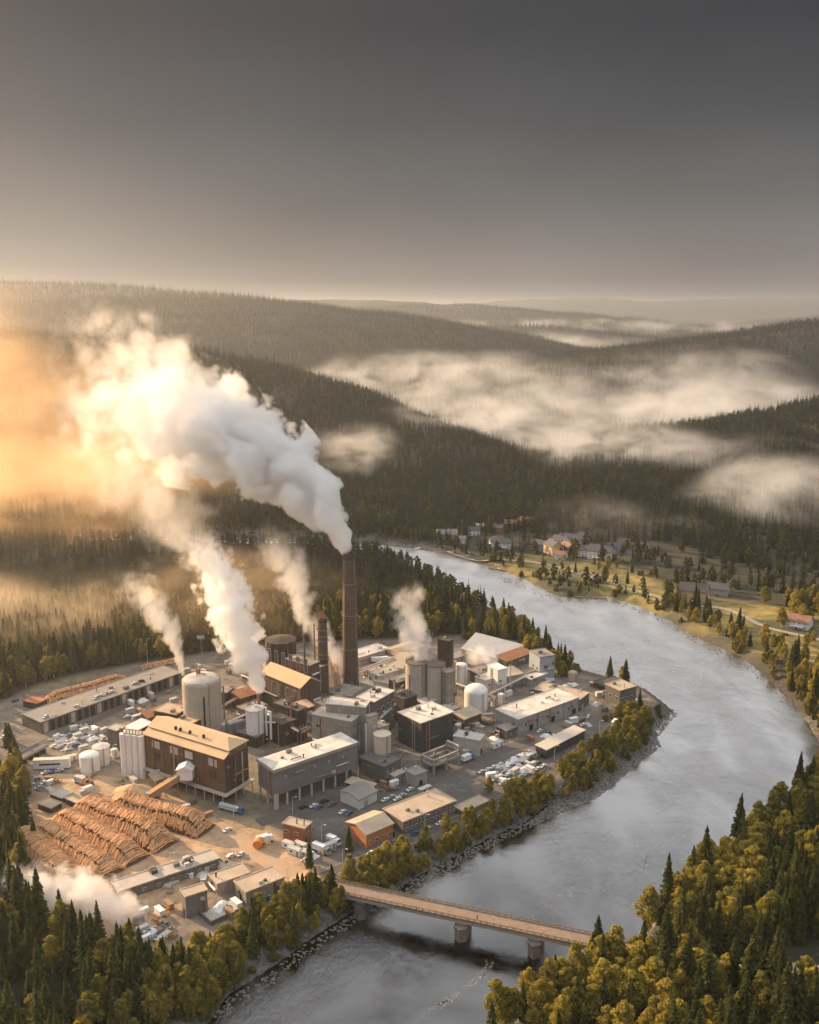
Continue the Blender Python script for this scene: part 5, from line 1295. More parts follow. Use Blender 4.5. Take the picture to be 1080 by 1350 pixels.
def spread(poly,n,opts,wh):
    xs=[q[0] for q in poly]; ys=[q[1] for q in poly]; P=np.array(poly,float); c=0; tries=0
    while c<n and tries<4000:
        tries+=1; x=gs.uniform(min(xs),max(xs)); y=gs.uniform(min(ys),max(ys))
        if not inside(P,np.array([x]),np.array([y]))[0]: continue
        nm,ct,mt,kd,desc,s=gs.choice(opts); c+=1
        stackpile(nm,f'{desc} {wh}',ct,x,y,mt,kd,s*gs.uniform(.8,1.25),f'{desc} {wh}')
O_pale=[('wrapped_stack','stack','white','boards','white wrapped stack',1.3),('wrapped_stack','stack','tarp','boards','pale wrapped stack',1.3),('pipe_bundle','pipes','pale','pipes','bundle of pale pipes',1.2),('tarpaulin_heap','heap','tarp','sheet','heap under a pale tarpaulin',1.6),('tarpaulin_heap','heap','white','sheet','heap under a white tarpaulin',1.7)]
O_mix=O_pale+[('timber_stack','stack','wood','boards','brown timber stack',1.2),('scrap_heap','scrap','steel','scrap','grey scrap heap',1.2),('scrap_heap','scrap','rust','scrap','rusty scrap heap',1.2),('crate_stack','stack','dconc','boards','dark stack',1.1)]
spread([(62,985),(80,965),(115,955),(140,958),(140,985),(95,992)],26,O_pale+[('scrap_heap','scrap','pale','scrap','pale scrap heap',1.4)],'in the left scrap yard')
spread([(40,1040),(70,1022),(120,1024),(135,1040),(110,1050),(50,1048)],10,O_mix,'between the long coach and the low flat sheds')
spread([(150,1020),(225,1040),(290,1085),(240,1075),(160,1045)],9,O_mix,'along the top edge of the log yard')
spread([(640,1020),(700,992),(712,1002),(700,1018),(655,1035)],22,O_pale,'in the pale river lot')
spread([(160,1210),(225,1190),(235,1225),(215,1250),(165,1250)],18,O_mix,'in the smoky yard')
spread([(290,1195),(325,1190),(320,1203),(300,1212)],5,O_mix,'in front of the broad warehouse')
spread([(210,1165),(300,1140),(320,1150),(230,1185)],9,O_mix,'between the long low shed and the warehouses')
spread([(600,955),(650,945),(660,985),(600,965)],16,O_mix,'below the plump white tank')
spread([(480,1035),(560,1012),(600,1000),(600,1020),(500,1050)],12,O_mix,'on the asphalt below the charcoal building')
spread([(650,905),(740,895),(760,905),(700,925),(660,930)],14,O_mix,'between the white tower and the dispatch hall')
spread([(380,1125),(440,1110),(450,1130),(400,1142)],10,O_mix,'around the cabins below the brick office')
spread([(280,930),(345,915),(350,960),(285,965)],14,O_mix,'in the alley behind the mill')
spread([(440,905),(560,870),(580,880),(520,930),(450,930)],14,O_mix,'around the foot of the tall chimney')
spread([(150,930),(230,905),(235,925),(170,950)],14,O_mix,'between the hill foot road and the big tank')
spread([(775,915),(835,908),(850,925),(790,940)],9,O_mix,'on the spit by the pillared house')
spread([(680,985),(760,950),(790,950),(720,980)],8,O_mix,'on the quay between the two long sheds')
spread([(240,885),(330,868),(340,890),(260,900)],10,O_mix,'behind the biggest tank')
# lamp posts
def lamp(label,px_,py_,h=9.,z=GZ,rz=0.,group=None):
    p=at(px_,py_,z); zz=float(land(np.array([p.x]),np.array([p.y]))[0]) if z!=GZ else GZ
    t=thing('lamp_post',label,'lamp post',(p.x,p.y,zz-.1),rz,group); m=MB(); m.tube([(0,0,0),(0,0,h*.9),(.2,0,h)],[.14,.10,.08],7); m.build('pole',M['pale'],t); m=MB(); m.tube([(.2,0,h),(1.7,0,h+.25)],.07,6); m.build('arm',M['pale'],t); m=MB(); m.box(1.3,-.18,h+.1,2.2,.18,h+.3); m.build('lamp_head',M['white'],t)
for lab,x,y,h in [('lamp post by the wood chip heap',206,1045,12),('lamp post on the sandy yard below the tanker',309,1091,10),('tall lamp mast behind the loading shed',195,880,20),('lamp post in front of the long hall',386,1074,9),('lamp post at the bend of the bank road',452,1145,9),
 ('lamp post halfway along the bank road',560,1098,9),('lamp post by the narrow quay shed',731,1004,9),('lamp post on the quay near the white lorry',790,970,9),('lamp post beside the brick office',424,1112,9),('lamp post between the log piles and the long low shed',225,1150,9),('lamp post at the near corner of the broad warehouse',380,1170,9),('lamp post in the left scrap yard',150,1010,12)]:
    lamp(lab,x,y,h)
lamp('white lamp post beside the forest road on the right',990,1238,8,22)
# small utility mast with the white box at the hill foot
p=at(266,872,GZ); t=thing('floodlight_mast','floodlight mast with a pale head at the foot of the hill','mast',(p.x,p.y,GZ)); m=MB(); m.tube([(0,0,0),(0,0,17)],.25,6); m.build('pole',M['steel'],t); m=MB(); m.box(-2.5,-.4,16,2.5,.4,18); m.build('lamp_head',M['bluegrey'],t)
# bark loaders near the log pile
for lab,x,y,a_ in [('yellow wheeled log loader on the sand between the silos and log piles',172,1052,40),('yellow wheeled log loader at the right end of the log piles',262,1080,120)]:
    p=at(x,y,GZ); t=thing('log_loader',lab,'loader',(p.x,p.y,GZ+.1),R(a_))
    m=MB(); m.box(-2.4,-1,.8,1.2,1,2.0); m.box(-1,-.9,2.003,.8,.9,3.3); m.build('body',M['yellow'],t); m=MB(); m.box(-.8,-.92,2.3,.7,-.903,3.1); m.box(-.8,.903,2.3,.7,.92,3.1); m.box(.803,-.8,2.3,.82,.8,3.1); m.build('windows',M['glass'],t)
    m=MB(); m.tube([(1,0,1.8),(2.6,0,3.6),(4.2,0,2.2)],.22,6); m.build('boom',M['steel'],t); m=MB(); m.tube([(4.2,-.6,2.2),(4.6,-.6,1.2),(4.0,-.6,.6)],.15,5); m.tube([(4.2,.6,2.2),(4.6,.6,1.2),(4.0,.6,.6)],.15,5); m.build('grapple',M['steel'],t)
    for wx in (-1.7,.9):
        for wy in (-1.1,1.1):
            m=MB(); m.tube([(0,-.25,0),(0,.25,0)],.75,12); o=m.build('wheel',M['black'],t); o.location=(wx,wy,.75)

# ---------------------------------------------------------------- village across the river
M['hwhite']=surf('white_boards',(.84,.82,.79),.8,dirt=.2); M['hyellow']=surf('yellow_boards',(.62,.44,.22),.8,dirt=.2); M['hgrey']=surf('grey_boards',(.36,.37,.38),.8,dirt=.2); M['hred']=surf('red_boards',(.36,.13,.08),.8,dirt=.2); M['slate']=surf('slate_roof',(.11,.11,.12),.8,streak=False); M['tile']=surf('tile_roof',(.34,.19,.12),.85,streak=False)
def house(label,px_,py_,L,D,h,rz,wall,roof,rise=3.,z=6.5,porch=False,ch=True):
    k_=1.3 if L<20 else 1.05; L*=k_; D*=k_; h*=1.2; rise*=1.2
    p=at(px_,py_,z); zz=float(land(np.array([p.x]),np.array([p.y]))[0]); p=at(px_,py_,zz)
    fr=(p+Vector((-math.cos(rz)*L/2+math.sin(rz)*0,-math.sin(rz)*L/2,0)),rz,L,D,h)
    t,_,_,_=B('village_house',label,'house',None,None,None,None,wall,roof,'gx',zb=zz-.4,rise=rise,fr=fr,rows=[row('f',L,max(2,int(L/3.5)),1.4,1.3,1.5)]+([row('f',L,max(2,int(L/3.5)),4.2,1.3,1.4)] if h>5 else [])+[row('s',D,2,1.4,1.2,1.5)],doors=[('f',L*.46,1.1,2.1,M['dark'])])
    r=[c for c in t.children if c.name.startswith('roof')][0]
    if ch:
        m=MB(); m.box(L*.6,D/2-.4,h+rise*.7,L*.6+.9,D/2+.4,h+rise+1.6); m.build('chimney',M['redbrick'],r)
    if porch:
        m=MB(); m.box(L*.2,-2.6,2.5,L*.8,-.2,2.8); m.box(L*.2,-2.6,0,L*.2+.2,-2.4,2.497); m.box(L*.8-.2,-2.6,0,L*.8,-2.4,2.497); m.build('porch',M['white'],t)
for q in [
 ('white gabled house with a dark slate roof, the largest in the village centre',790,738,17,11,6.5,R(-25),'hwhite','slate',4.5,7,True),
 ('yellow house catching the sun at the village lane',722,731,13,10,7.5,R(-70),'hyellow','slate',4,6.5,True),
 ('white house with a red brown front left of the yellow house',660,724,15,9,5.5,R(-15),'hwhite','slate',3.5,6.5,True),
 ('pale house with a long roof above the yellow house',752,718,18,10,5,R(-20),'hgrey','slate',3.5,9),
 ('small white house at the left end of the village row',649,721,9,8,5,R(-60),'hwhite','slate',3,6.5),
 ('grey house just left of the yellow house',709,727,10,9,6,R(-30),'hgrey','slate',3,6.5),
 ('dark roofed house right behind the largest white village house',805,731,15,10,5,R(-10),'hgrey','slate',4,9),
 ('low white shed with a bright roof in the trees left of the village',633,697,12,7,3,R(-10),'hwhite','white',1.2,12),
 ('grey barn among the trees at the far left of the village',590,712,16,10,5,R(5),'hgrey','roofg',3.5,7),
 ('small white cabin alone in the trees right of the village',849,726,7,6,4,R(-20),'hwhite','slate',2.2,12),
 ('brown roofed house high on the slope above the village',690,694,12,9,5,R(-30),'hred','tile',3,14),
 ('orange roofed house beside the brown roofed house on the slope',672,697,11,8,4.5,R(-10),'hyellow','tile',3,14),
 ('big farmhouse with a brown roof and a sunlit balcony front at the meadow',913,795,17,12,8,R(-22),'hyellow','roofd',4.5,8,True),
 ('grey roofed outbuilding behind the big farmhouse',945,786,13,9,5,R(-25),'hgrey','slate',3.5,9),
 ('low white annex left of the big farmhouse',893,797,9,7,4,R(-22),'hwhite','slate',2.4,8),
 ('small white gabled house with a tan roof beside the meadow lane',1050,829,13,10,4.5,R(-35),'hwhite','tile',3.6,8,True),
 ('dark boat house at the meadow shore',790,769,9,7,3,R(-15),'hgrey','roof',2.4,6),
 ('white gabled house with grey roof in the middle of the village row',735,722,11,9,6,R(-40),'hwhite','slate',3.5,7),
 ('tan house just below the pale house with a long roof',744,728,10,8,5,R(-60),'hyellow','tile',3,7),
 ('small white house between the yellow house and the largest white house',768,734,9,8,5.5,R(-30),'hwhite','slate',3,7),
 ('white cottage beside the lane below the yellow house',738,738,8,7,4,R(-25),'hwhite','tile',2.6,7),
 ('grey cottage up in the trees behind the village row',770,714,9,8,4.5,R(-15),'hgrey','slate',2.8,12),
 ('red cottage in the trees left of the orange roofed house',655,702,9,7,4.5,R(-35),'hred','slate',2.8,12),
 ('white cottage in the trees above the left end of the village row',625,706,9,7,4.5,R(-5),'hwhite','slate',2.8,10),
 ('cream cottage right of the largest white village house',822,739,9,8,5,R(-25),'hyellow','slate',3,8),
 ('tiny pale cottage at the left shore end of the lane',607,717,8,6,4,R(0),'hwhite','roofg',2.4,7),
 ]: house(*q)
for lab,x,y,c,a_ in [('black car on the lane beside the small white gabled house',1036,838,'black',-20),('white car on the drive left of the big farmhouse',884,803,'white',20)]:
    p=at(x,y,8); zz=float(land(np.array([p.x]),np.array([p.y]))[0]); p=at(x,y,zz); car(lab,p.x,p.y,R(a_),c,zz+.3)
# boats and jetties
def boat(label,px_,py_,L,rz,mat='white'):
    p=at(px_,py_,0); t=thing('motor_boat',label,'boat',(p.x,p.y,0),rz); m=MB(); n=9; vs=[];fs=[]
    for i in range(n):
        u=i/(n-1); b=(1-max(0,(u-.55)/.45)**2)*L*.17+.02; x=(u-.5)*L; vs+=[(x,-b*.6,-.3),(x,-b,.7+.25*u),(x,b,.7+.25*u),(x,b*.6,-.3)]
    for i in range(n-1):
        for k in range(3): a=i*4+k; fs.append((a,a+4,a+5,a+1))
        fs.append((i*4+3,i*4+7,i*4+4,i*4))
    fs.append((0,1,2,3)); fs.append((4*n-1,4*n-2,4*n-3,4*n-4)); m.add(vs,fs); m.build('hull',M[mat],t)
    m=MB(); m.box(-L*.15,-L*.09,.85,L*.12,L*.09,1.9); m.build('cabin',M['white'],t); m=MB(); m.box(-L*.1,-L*.092,1.3,L*.08,-L*.0903,1.75); m.box(L*.1203,-L*.07,1.3,L*.122,L*.07,1.75); m.build('windows',M['glass'],t)
boat('white motor boat moored off the village shore',655,747.5,11,R(-8)); boat('second white boat lying just right of the motor boat off the village',663,749.5,9,R(10)) 
boat('white boat moored at the meadow jetty',772,783.5,9,R(-5)); boat('small white boat far up the river by the left shore',553,724,10,R(-10)); boat('small white boat behind the others at the far bend of the river',541,721,9,R(15))
def jetty(label,pxs,w_=2.2):
    a=at(*pxs[0],.9); b=at(*pxs[1],.9); d=b-a; t=thing('jetty',label,'jetty',(a.x,a.y,0),math.atan2(d.y,d.x)); m=MB(); m.box(0,-w_/2,.6,d.length,w_/2,.9); m.build('deck',M['wood'],t)
    for k in range(max(2,int(d.length/4))+1):
        m=MB(); x=d.length*k/max(2,int(d.length/4)); m.tube([(x,-w_/2-.15,-1.5),(x,-w_/2-.15,1.3)],.14,6); m.tube([(x,w_/2+.15,-1.5),(x,w_/2+.15,1.3)],.14,6); m.build('post',M['wood'],t)
jetty('pale wooden jetty along the meadow shore',((757,786),(800,788))); jetty('short jetty off the village shore',((668,752),(645,748))); jetty('small jetty on the small point below the village trees',((735,781),(722,778)))
# ---------------------------------------------------------------- shore stones, foam
M['stone']=surf('shore_stone',(.20,.185,.165),.95,dirt=.6,streak=False,scale=.6)
def rocks(name,poly,n,smin,smax,seed,label):
    P=W(poly,2); g=np.random.default_rng(seed); x=g.uniform(P[:,0].min(),P[:,0].max(),n*5); y=g.uniform(P[:,1].min(),P[:,1].max(),n*5); k=inside(P,x,y); x,y=x[k][:n],y[k][:n]; z=land(x,y)
    ico=[(0,0,1)]+[(.89*math.cos(i*1.2566),.89*math.sin(i*1.2566),.45) for i in range(5)]+[(.89*math.cos(i*1.2566+.63),.89*math.sin(i*1.2566+.63),-.45) for i in range(5)]+[(0,0,-1)]
    F_=[(0,1+i,1+(i+1)%5) for i in range(5)]+[(1+i,6+i,1+(i+1)%5) for i in range(5)]+[(6+i,6+(i+1)%5,1+(i+1)%5) for i in range(5)]+[(11,6+(i+1)%5,6+i) for i in range(5)]
    ico=np.array(ico); F_=np.array(F_); s=g.uniform(smin,smax,(len(x),1,3))*np.array([1,1,.65]); v=ico[None]*s*g.uniform(.75,1.25,(len(x),12,1)); th=g.uniform(0,6.28,len(x)); c,s_=np.cos(th)[:,None],np.sin(th)[:,None]
    v=np.stack([v[...,0]*c-v[...,1]*s_+x[:,None],v[...,0]*s_+v[...,1]*c+y[:,None],v[...,2]+np.maximum(z,-.2)[:,None]+.1],-1)
    f=(F_[None]+12*np.arange(len(x))[:,None,None]).reshape(-1,3); me=np_mesh(name,v.reshape(-1,3),f,[M['stone']]); o=bpy.data.objects.new(name,me); COL.objects.link(o); o['kind']='stuff'; o['label']=label
rocks('riprap',[(690,1085),(716,1064),(740,1040),(790,1012),(830,985),(866,968),(872,980),(840,1004),(812,1028),(786,1048),(750,1062),(715,1078)],2600,.35,1.0,1,'grey boulders armouring the shore of the spit')
rocks('shore_stones',[(180,1400),(285,1318),(345,1285),(400,1240),(470,1198),(474,1206),(410,1252),(352,1298),(290,1345),(240,1400)],500,.3,.9,2,'dark stones along the shore left of the bridge')
rocks('shore_stones',[(470,1194),(560,1146),(650,1098),(714,1070),(716,1078),(655,1108),(565,1158),(475,1206)],1200,.3,.9,3,'stones along the shore below the bank road')
rocks('shore_stones',[(640,750),(740,786),(800,785),(860,803),(920,838),(990,872),(1050,925),(1046,935),(985,880),(915,845),(855,808),(800,791),(740,793),(640,756)],900,.3,1.1,4,'pale stones along the far meadow shore')
rocks('shore_stones',[(852,962),(866,945),(886,930),(893,938),(878,955),(866,970)],300,.3,.9,5,'stones round the tip of the spit')
fm,t=newmat('river_foam'); b=t.n('ShaderNodeBsdfPrincipled'); b.inputs['Base Color'].default_value=(.55,.53,.50,1); b.inputs['Roughness'].default_value=.9
tr=t.n('ShaderNodeBsdfTransparent'); mx=t.n('ShaderNodeMixShader'); nz=t.noise(t.n('ShaderNodeNewGeometry').outputs['Position'],1.1,4,.65); t.set(mx.inputs[0],t.mapr(nz,.52,.72,0,.55)); t.set(mx.inputs[1],tr.outputs[0]); t.set(mx.inputs[2],b.outputs[0]); o=t.n('ShaderNodeOutputMaterial'); t.set(o.inputs[0],mx.outputs[0])
def foam(lines,seed,label):
    g=random.Random(seed); m=MB()
    for pts,n,sp,s0 in lines:
        P=[at(a,b,0) for a,b in pts]; tot=[(P[i+1]-P[i]).length for i in range(len(P)-1)]
        for k in range(n):
            u=g.random()*sum(tot); i=0
            while i<len(tot)-1 and u>tot[i]: u-=tot[i]; i+=1
            c=P[i].lerp(P[i+1],min(1,u/tot[i])); c=c+Vector((g.gauss(0,sp),g.gauss(0,sp),0)); s=s0*g.uniform(.4,1.5); an=math.atan2(P[i+1].y-P[i].y,P[i+1].x-P[i].x)+g.gauss(0,.35)
            q=[]
            for w_ in range(9):
                th=w_*.698; r=s*g.uniform(.5,1.2); x=r*2.4*math.cos(th); y=r*.38*math.sin(th); q.append((c.x+x*math.cos(an)-y*math.sin(an),c.y+x*math.sin(an)+y*math.cos(an),.05+k*.00021))
            m.add(q,[tuple(range(9))])
    o=m.build('river_foam',fm); o['kind']='stuff'; o['label']=label
foam([([(706,1192),(760,1176),(815,1165),(835,1148),(856,1130),(890,1105),(930,1085)],120,1.2,1.3),([(722,1196),(735,1204)],14,.8,1.2),([(850,1140),(858,1118)],20,1,1.3),([(545,1345),(590,1320),(625,1295),(650,1272)],90,1.0,1.2),([(700,1205),(690,1230)],16,1,1)],3,'broken white foam streaks on the rapids')
# ---------------------------------------------------------------- annexes, pipework and yard detail that pack the middle of the works
def annex(label,px_,py_,L,D,h,wall,roof,kind='flat',name='annex_block',cat='factory building',rz=U,rows=(),tops=2,doors=(),rise=None,z=GZ):
    p=at(px_,py_,z); return B(name,label,cat,None,None,None,None,wall,roof,kind,zb=z,fr=(p,rz,L,D,h),rows=rows,tops=tops,doors=doors,rise=rise)
for lab,x,y,L_,D_,h_,wl,rf,kd,tp in [
 ('low annex with a white roof right behind the charcoal building',560,948,18,12,9,'lconc','whiter','flat',3),
 ('narrow dark annex wedged between the charcoal building and the silos',533,955,10,9,15,'dbrick','roofd','flat',2),
 ('pale annex in front of the right twin silo',588,955,12,9,7,'conc','lconc','flat',2),
 ('brown annex under the pipe bridge below the plump white tank',612,962,14,9,6,'brick','roof','mono',0),
 ('small white annex behind the plump white tank',640,914,11,9,8,'whitec','tarp','flat',1),
 ('dark annex left of the slim white tower',632,902,14,10,7,'dconc','roofg','flat',3),
 ('long low annex with a rusty roof behind the slim white tower',668,884,26,10,6,'dconc','rust','mono',0),
 ('low annex with a pale roof between the dark garage and the river block',700,906,16,9,5,'lgrey','whiter','flat',2),
 ('dark brick annex against the back of the long hall',430,982,16,10,22,'dbrick','dconc','flat',4),
 ('sooty annex between the mill and the long hall',372,985,16,14,13,'dbrick','roofd','flat',5),
 ('small brown annex at the foot of the boiler house',392,962,12,8,11,'brick','roofo','mono',0),
 ('dark annex behind the mill roof ridge',326,958,14,10,9,'dbrick','roofg','flat',3),
 ('rust roofed annex left of the thick steam column',318,938,16,10,8,'brick','rust','mono',0),
 ('pale roofed annex between the biggest tank and the boiler house',332,905,18,12,9,'dconc','lconc','flat',3),
 ('low white roofed annex behind the boiler house',345,880,22,12,6,'lconc','whiter','flat',2),
 ('dark annex at the foot of the drum',372,906,16,10,8,'dbrick','roofg','flat',2),
 ('cream walled annex right of the tall chimney',500,912,16,10,10,'cream','lconc','flat',3),
 ('brown annex with slit windows right of the cream walled annex',524,925,12,8,12,'brick','roof','flat',2),
 ('low flat annex with a bright roof at the back of the works behind the chimney',470,878,30,14,5,'lconc','whiter','flat',3),
 ('pale walled annex with a tan roof at the back right of the chimney',525,872,24,14,5,'cream','roof','gx',0),
 ('grey annex at the left end of the big barn',600,880,16,10,6,'lgrey','roofg','flat',2),
 ('low grey annex at the near end of the dispatch hall',668,975,12,8,5,'dconc','roofg','flat',1),
 ('concrete annex in front of the cream tank',520,1034,10,7,4,'conc','lconc','flat',1),
 ('tall narrow concrete annex next to the stair tower',500,1000,7,7,17,'lconc','conc','flat',1),
 ('dark low annex left of the biggest tank',228,955,14,9,6,'dbrick','rust','mono',0),
 ('rusty roofed annex behind the scalloped silos',196,960,14,8,6,'dconc','rust','mono',0),
 ('small tan annex beside the wood chip heap',205,1040,8,6,4,'wood','roof','mono',0),
 ]:
    rows_=[row('f',L_,max(2,int(L_/5)),h_*.45,1.6,1.6)] if h_>6 else [row('f',L_,2,1.4,1.4,1.3)]
    annex(lab,x,y,L_,D_,h_,wl,rf,kd,tops=tp,rows=rows_,rise=1.4 if kd!='flat' else None)
# ducts, downpipes and ladders fixed to the big walls
gd=random.Random(21)
def wall_gear(o,L,D,h,n,zmin=1.):
    for k in range(n):
        f_=gd.random()<.62; c=gd.uniform(.06,.94)*(L if f_ else D); ty=gd.random(); m=MB()
        P_=lambda a,d,z:(a,-d,z) if f_ else (-d,a,z)
        if ty<.4:
            m.tube([P_(c,.45,zmin),P_(c,.45,h*.96)],gd.choice([.16,.22,.35]),6); m.build('downpipe',M[gd.choice(['pale','steel','rust'])],o)
        elif ty<.65:
            z=gd.uniform(.35,.8)*h; e=min((L if f_ else D)*.97,c+gd.uniform(5,14)); m.tube([P_(c,.6,z),P_(e,.6,z)],gd.choice([.25,.4,.55]),7); m.build('wall_duct',M[gd.choice(['pale','steel','rust','white'])],o)
        elif ty<.85:
            z=gd.uniform(.3,.75)*h; s=gd.uniform(.8,2.)
            if f_: m.box(c,-.8,z,c+s*1.4,-.004,z+s)
            else: m.box(-.8,c,z,-.004,min(D,c+s*1.4),z+s)
            m.build('wall_unit',M[gd.choice(['steel','pale','dconc'])],o)
        else:
            m.tube([P_(c,.35,zmin),P_(c,.35,h+1)],.07,4); m.tube([P_(c+.5,.35,zmin),P_(c+.5,.35,h+1)],.07,4)
            for q in range(int((h-zmin)/1.2)): m.tube([P_(c,.35,zmin+q*1.2),P_(c+.5,.35,zmin+q*1.2)],.05,4)
            m.build('ladder',M['steel'],o)
for o in [o for o in bpy.data.objects if o.parent is None and o.type=='EMPTY' and o.name.split('.')[0] in ('concrete_block','charcoal_building','plinth_block','boiler_house','turbine_house','process_block','equipment_block','cream_block','dispatch_hall','dispatch_annex','annex_block','silo_tower','dark_tower','white_tower','river_block','flue_house','lift_shaft_block','big_barn','stair_tower','warehouse','paper_hall','mill_building','valve_house')]:
    wl=[c for c in o.children if c.name.split('.')[0]=='wall']
    if not wl: continue
    co=[v_.co for v_ in wl[0].data.vertices]; L_=max(c.x for c in co); D_=max(c.y for c in co); h_=max(c.z for c in co); z0=min(c.z for c in co)
    wall_gear(o,L_,D_,h_,max(2,min(9,int((L_+D_)/7))),z0+.6)
for lab,p,q,zh,n_,mt in [
 ('rusty pipe bridge climbing past the left side of the tall chimney',(448,925),(440,890),10,3,'rust'),('pale pipe bridge behind the charcoal building',(520,948),(560,930),14,4,'pale'),
 ('steel pipe bridge between the drum and the turbine house',(372,912),(400,930),9,3,'steel'),('white pipe bridge over the alley behind the mill',(300,975),(345,955),10,3,'white'),
 ('cream pipe bridge from the equipment block to the pale box',(528,925),(548,898),9,3,'cream'),('pipe bridge along the back of the dispatch hall',(640,930),(690,905),6,3,'pale'),
 ('rusty pipe bridge beside the black process block',(400,985),(430,965),8,4,'rust'),('low pipe bridge beside the long hall columns',(480,1020),(515,1004),6,3,'steel')]:
    rack(lab,p,q,zh,n_,mt)
for lab,x,y,ty,w_,mt in [('slender pale exhaust stack behind the grey concrete block',452,960,905,2.2,'pale'),('rusty exhaust stack beside the black process block',385,975,918,2.6,'rust'),('thin steel exhaust stack on the near side of the twin silos',540,950,890,2,'steel'),('pale exhaust stack next to the equipment block',520,938,896,2.4,'pale'),('steel exhaust stack between the biggest tank and the stores',296,948,905,2.2,'steel'),('thin exhaust stack at the back left of the drum',354,905,846,2,'steel'),('short white exhaust stack by the slim white tower',672,905,876,2.6,'white'),('white exhaust stack right behind the white process tank',352,968,928,2.6,'white')]:
    stack(lab,x,y,ty,w_,mt)
# a few small round vessels
for lab,x,y,ty,w_,mt in [('small white vessel behind the dispatch hall',652,932,921,9,'white'),('second small white vessel behind the dispatch hall',661,928,917,9,'white'),('cream vessel at the foot of the tall chimney',490,935,918,9,'cream'),('pale vessel beside the boiler house',408,958,940,9,'tarp'),('rusty vessel in the alley behind the mill',285,978,964,10,'rust'),('small pale vessel below the plump white tank',604,968,957,9,'pale'),('white vessel beside the cream cabin of the left yard',150,1000,990,9,'white')]:
    tank('process_vessel',lab,'tank',x,y,ty,w_,mt,mt,'dome',n=16)
# ---------------------------------------------------------------- air: haze, mist banks, steam
HAZE = .7e-4
hm,t=newmat('haze_air'); pv=t.n('ShaderNodeVolumePrincipled'); pv.inputs['Color'].default_value=(.76,.81,.88,1); pv.inputs['Density'].default_value=HAZE; pv.inputs['Anisotropy'].default_value=.66
o=t.n('ShaderNodeOutputMaterial'); t.set(o.inputs['Volume'],pv.outputs[0])
hm.cycles.homogeneous_volume=True
m=MB(); m.box(-60000,-3000,-25,60000,72000,385); ho=m.build('haze',hm); ho['kind']='stuff'; ho['label']='warm morning haze filling the whole valley'

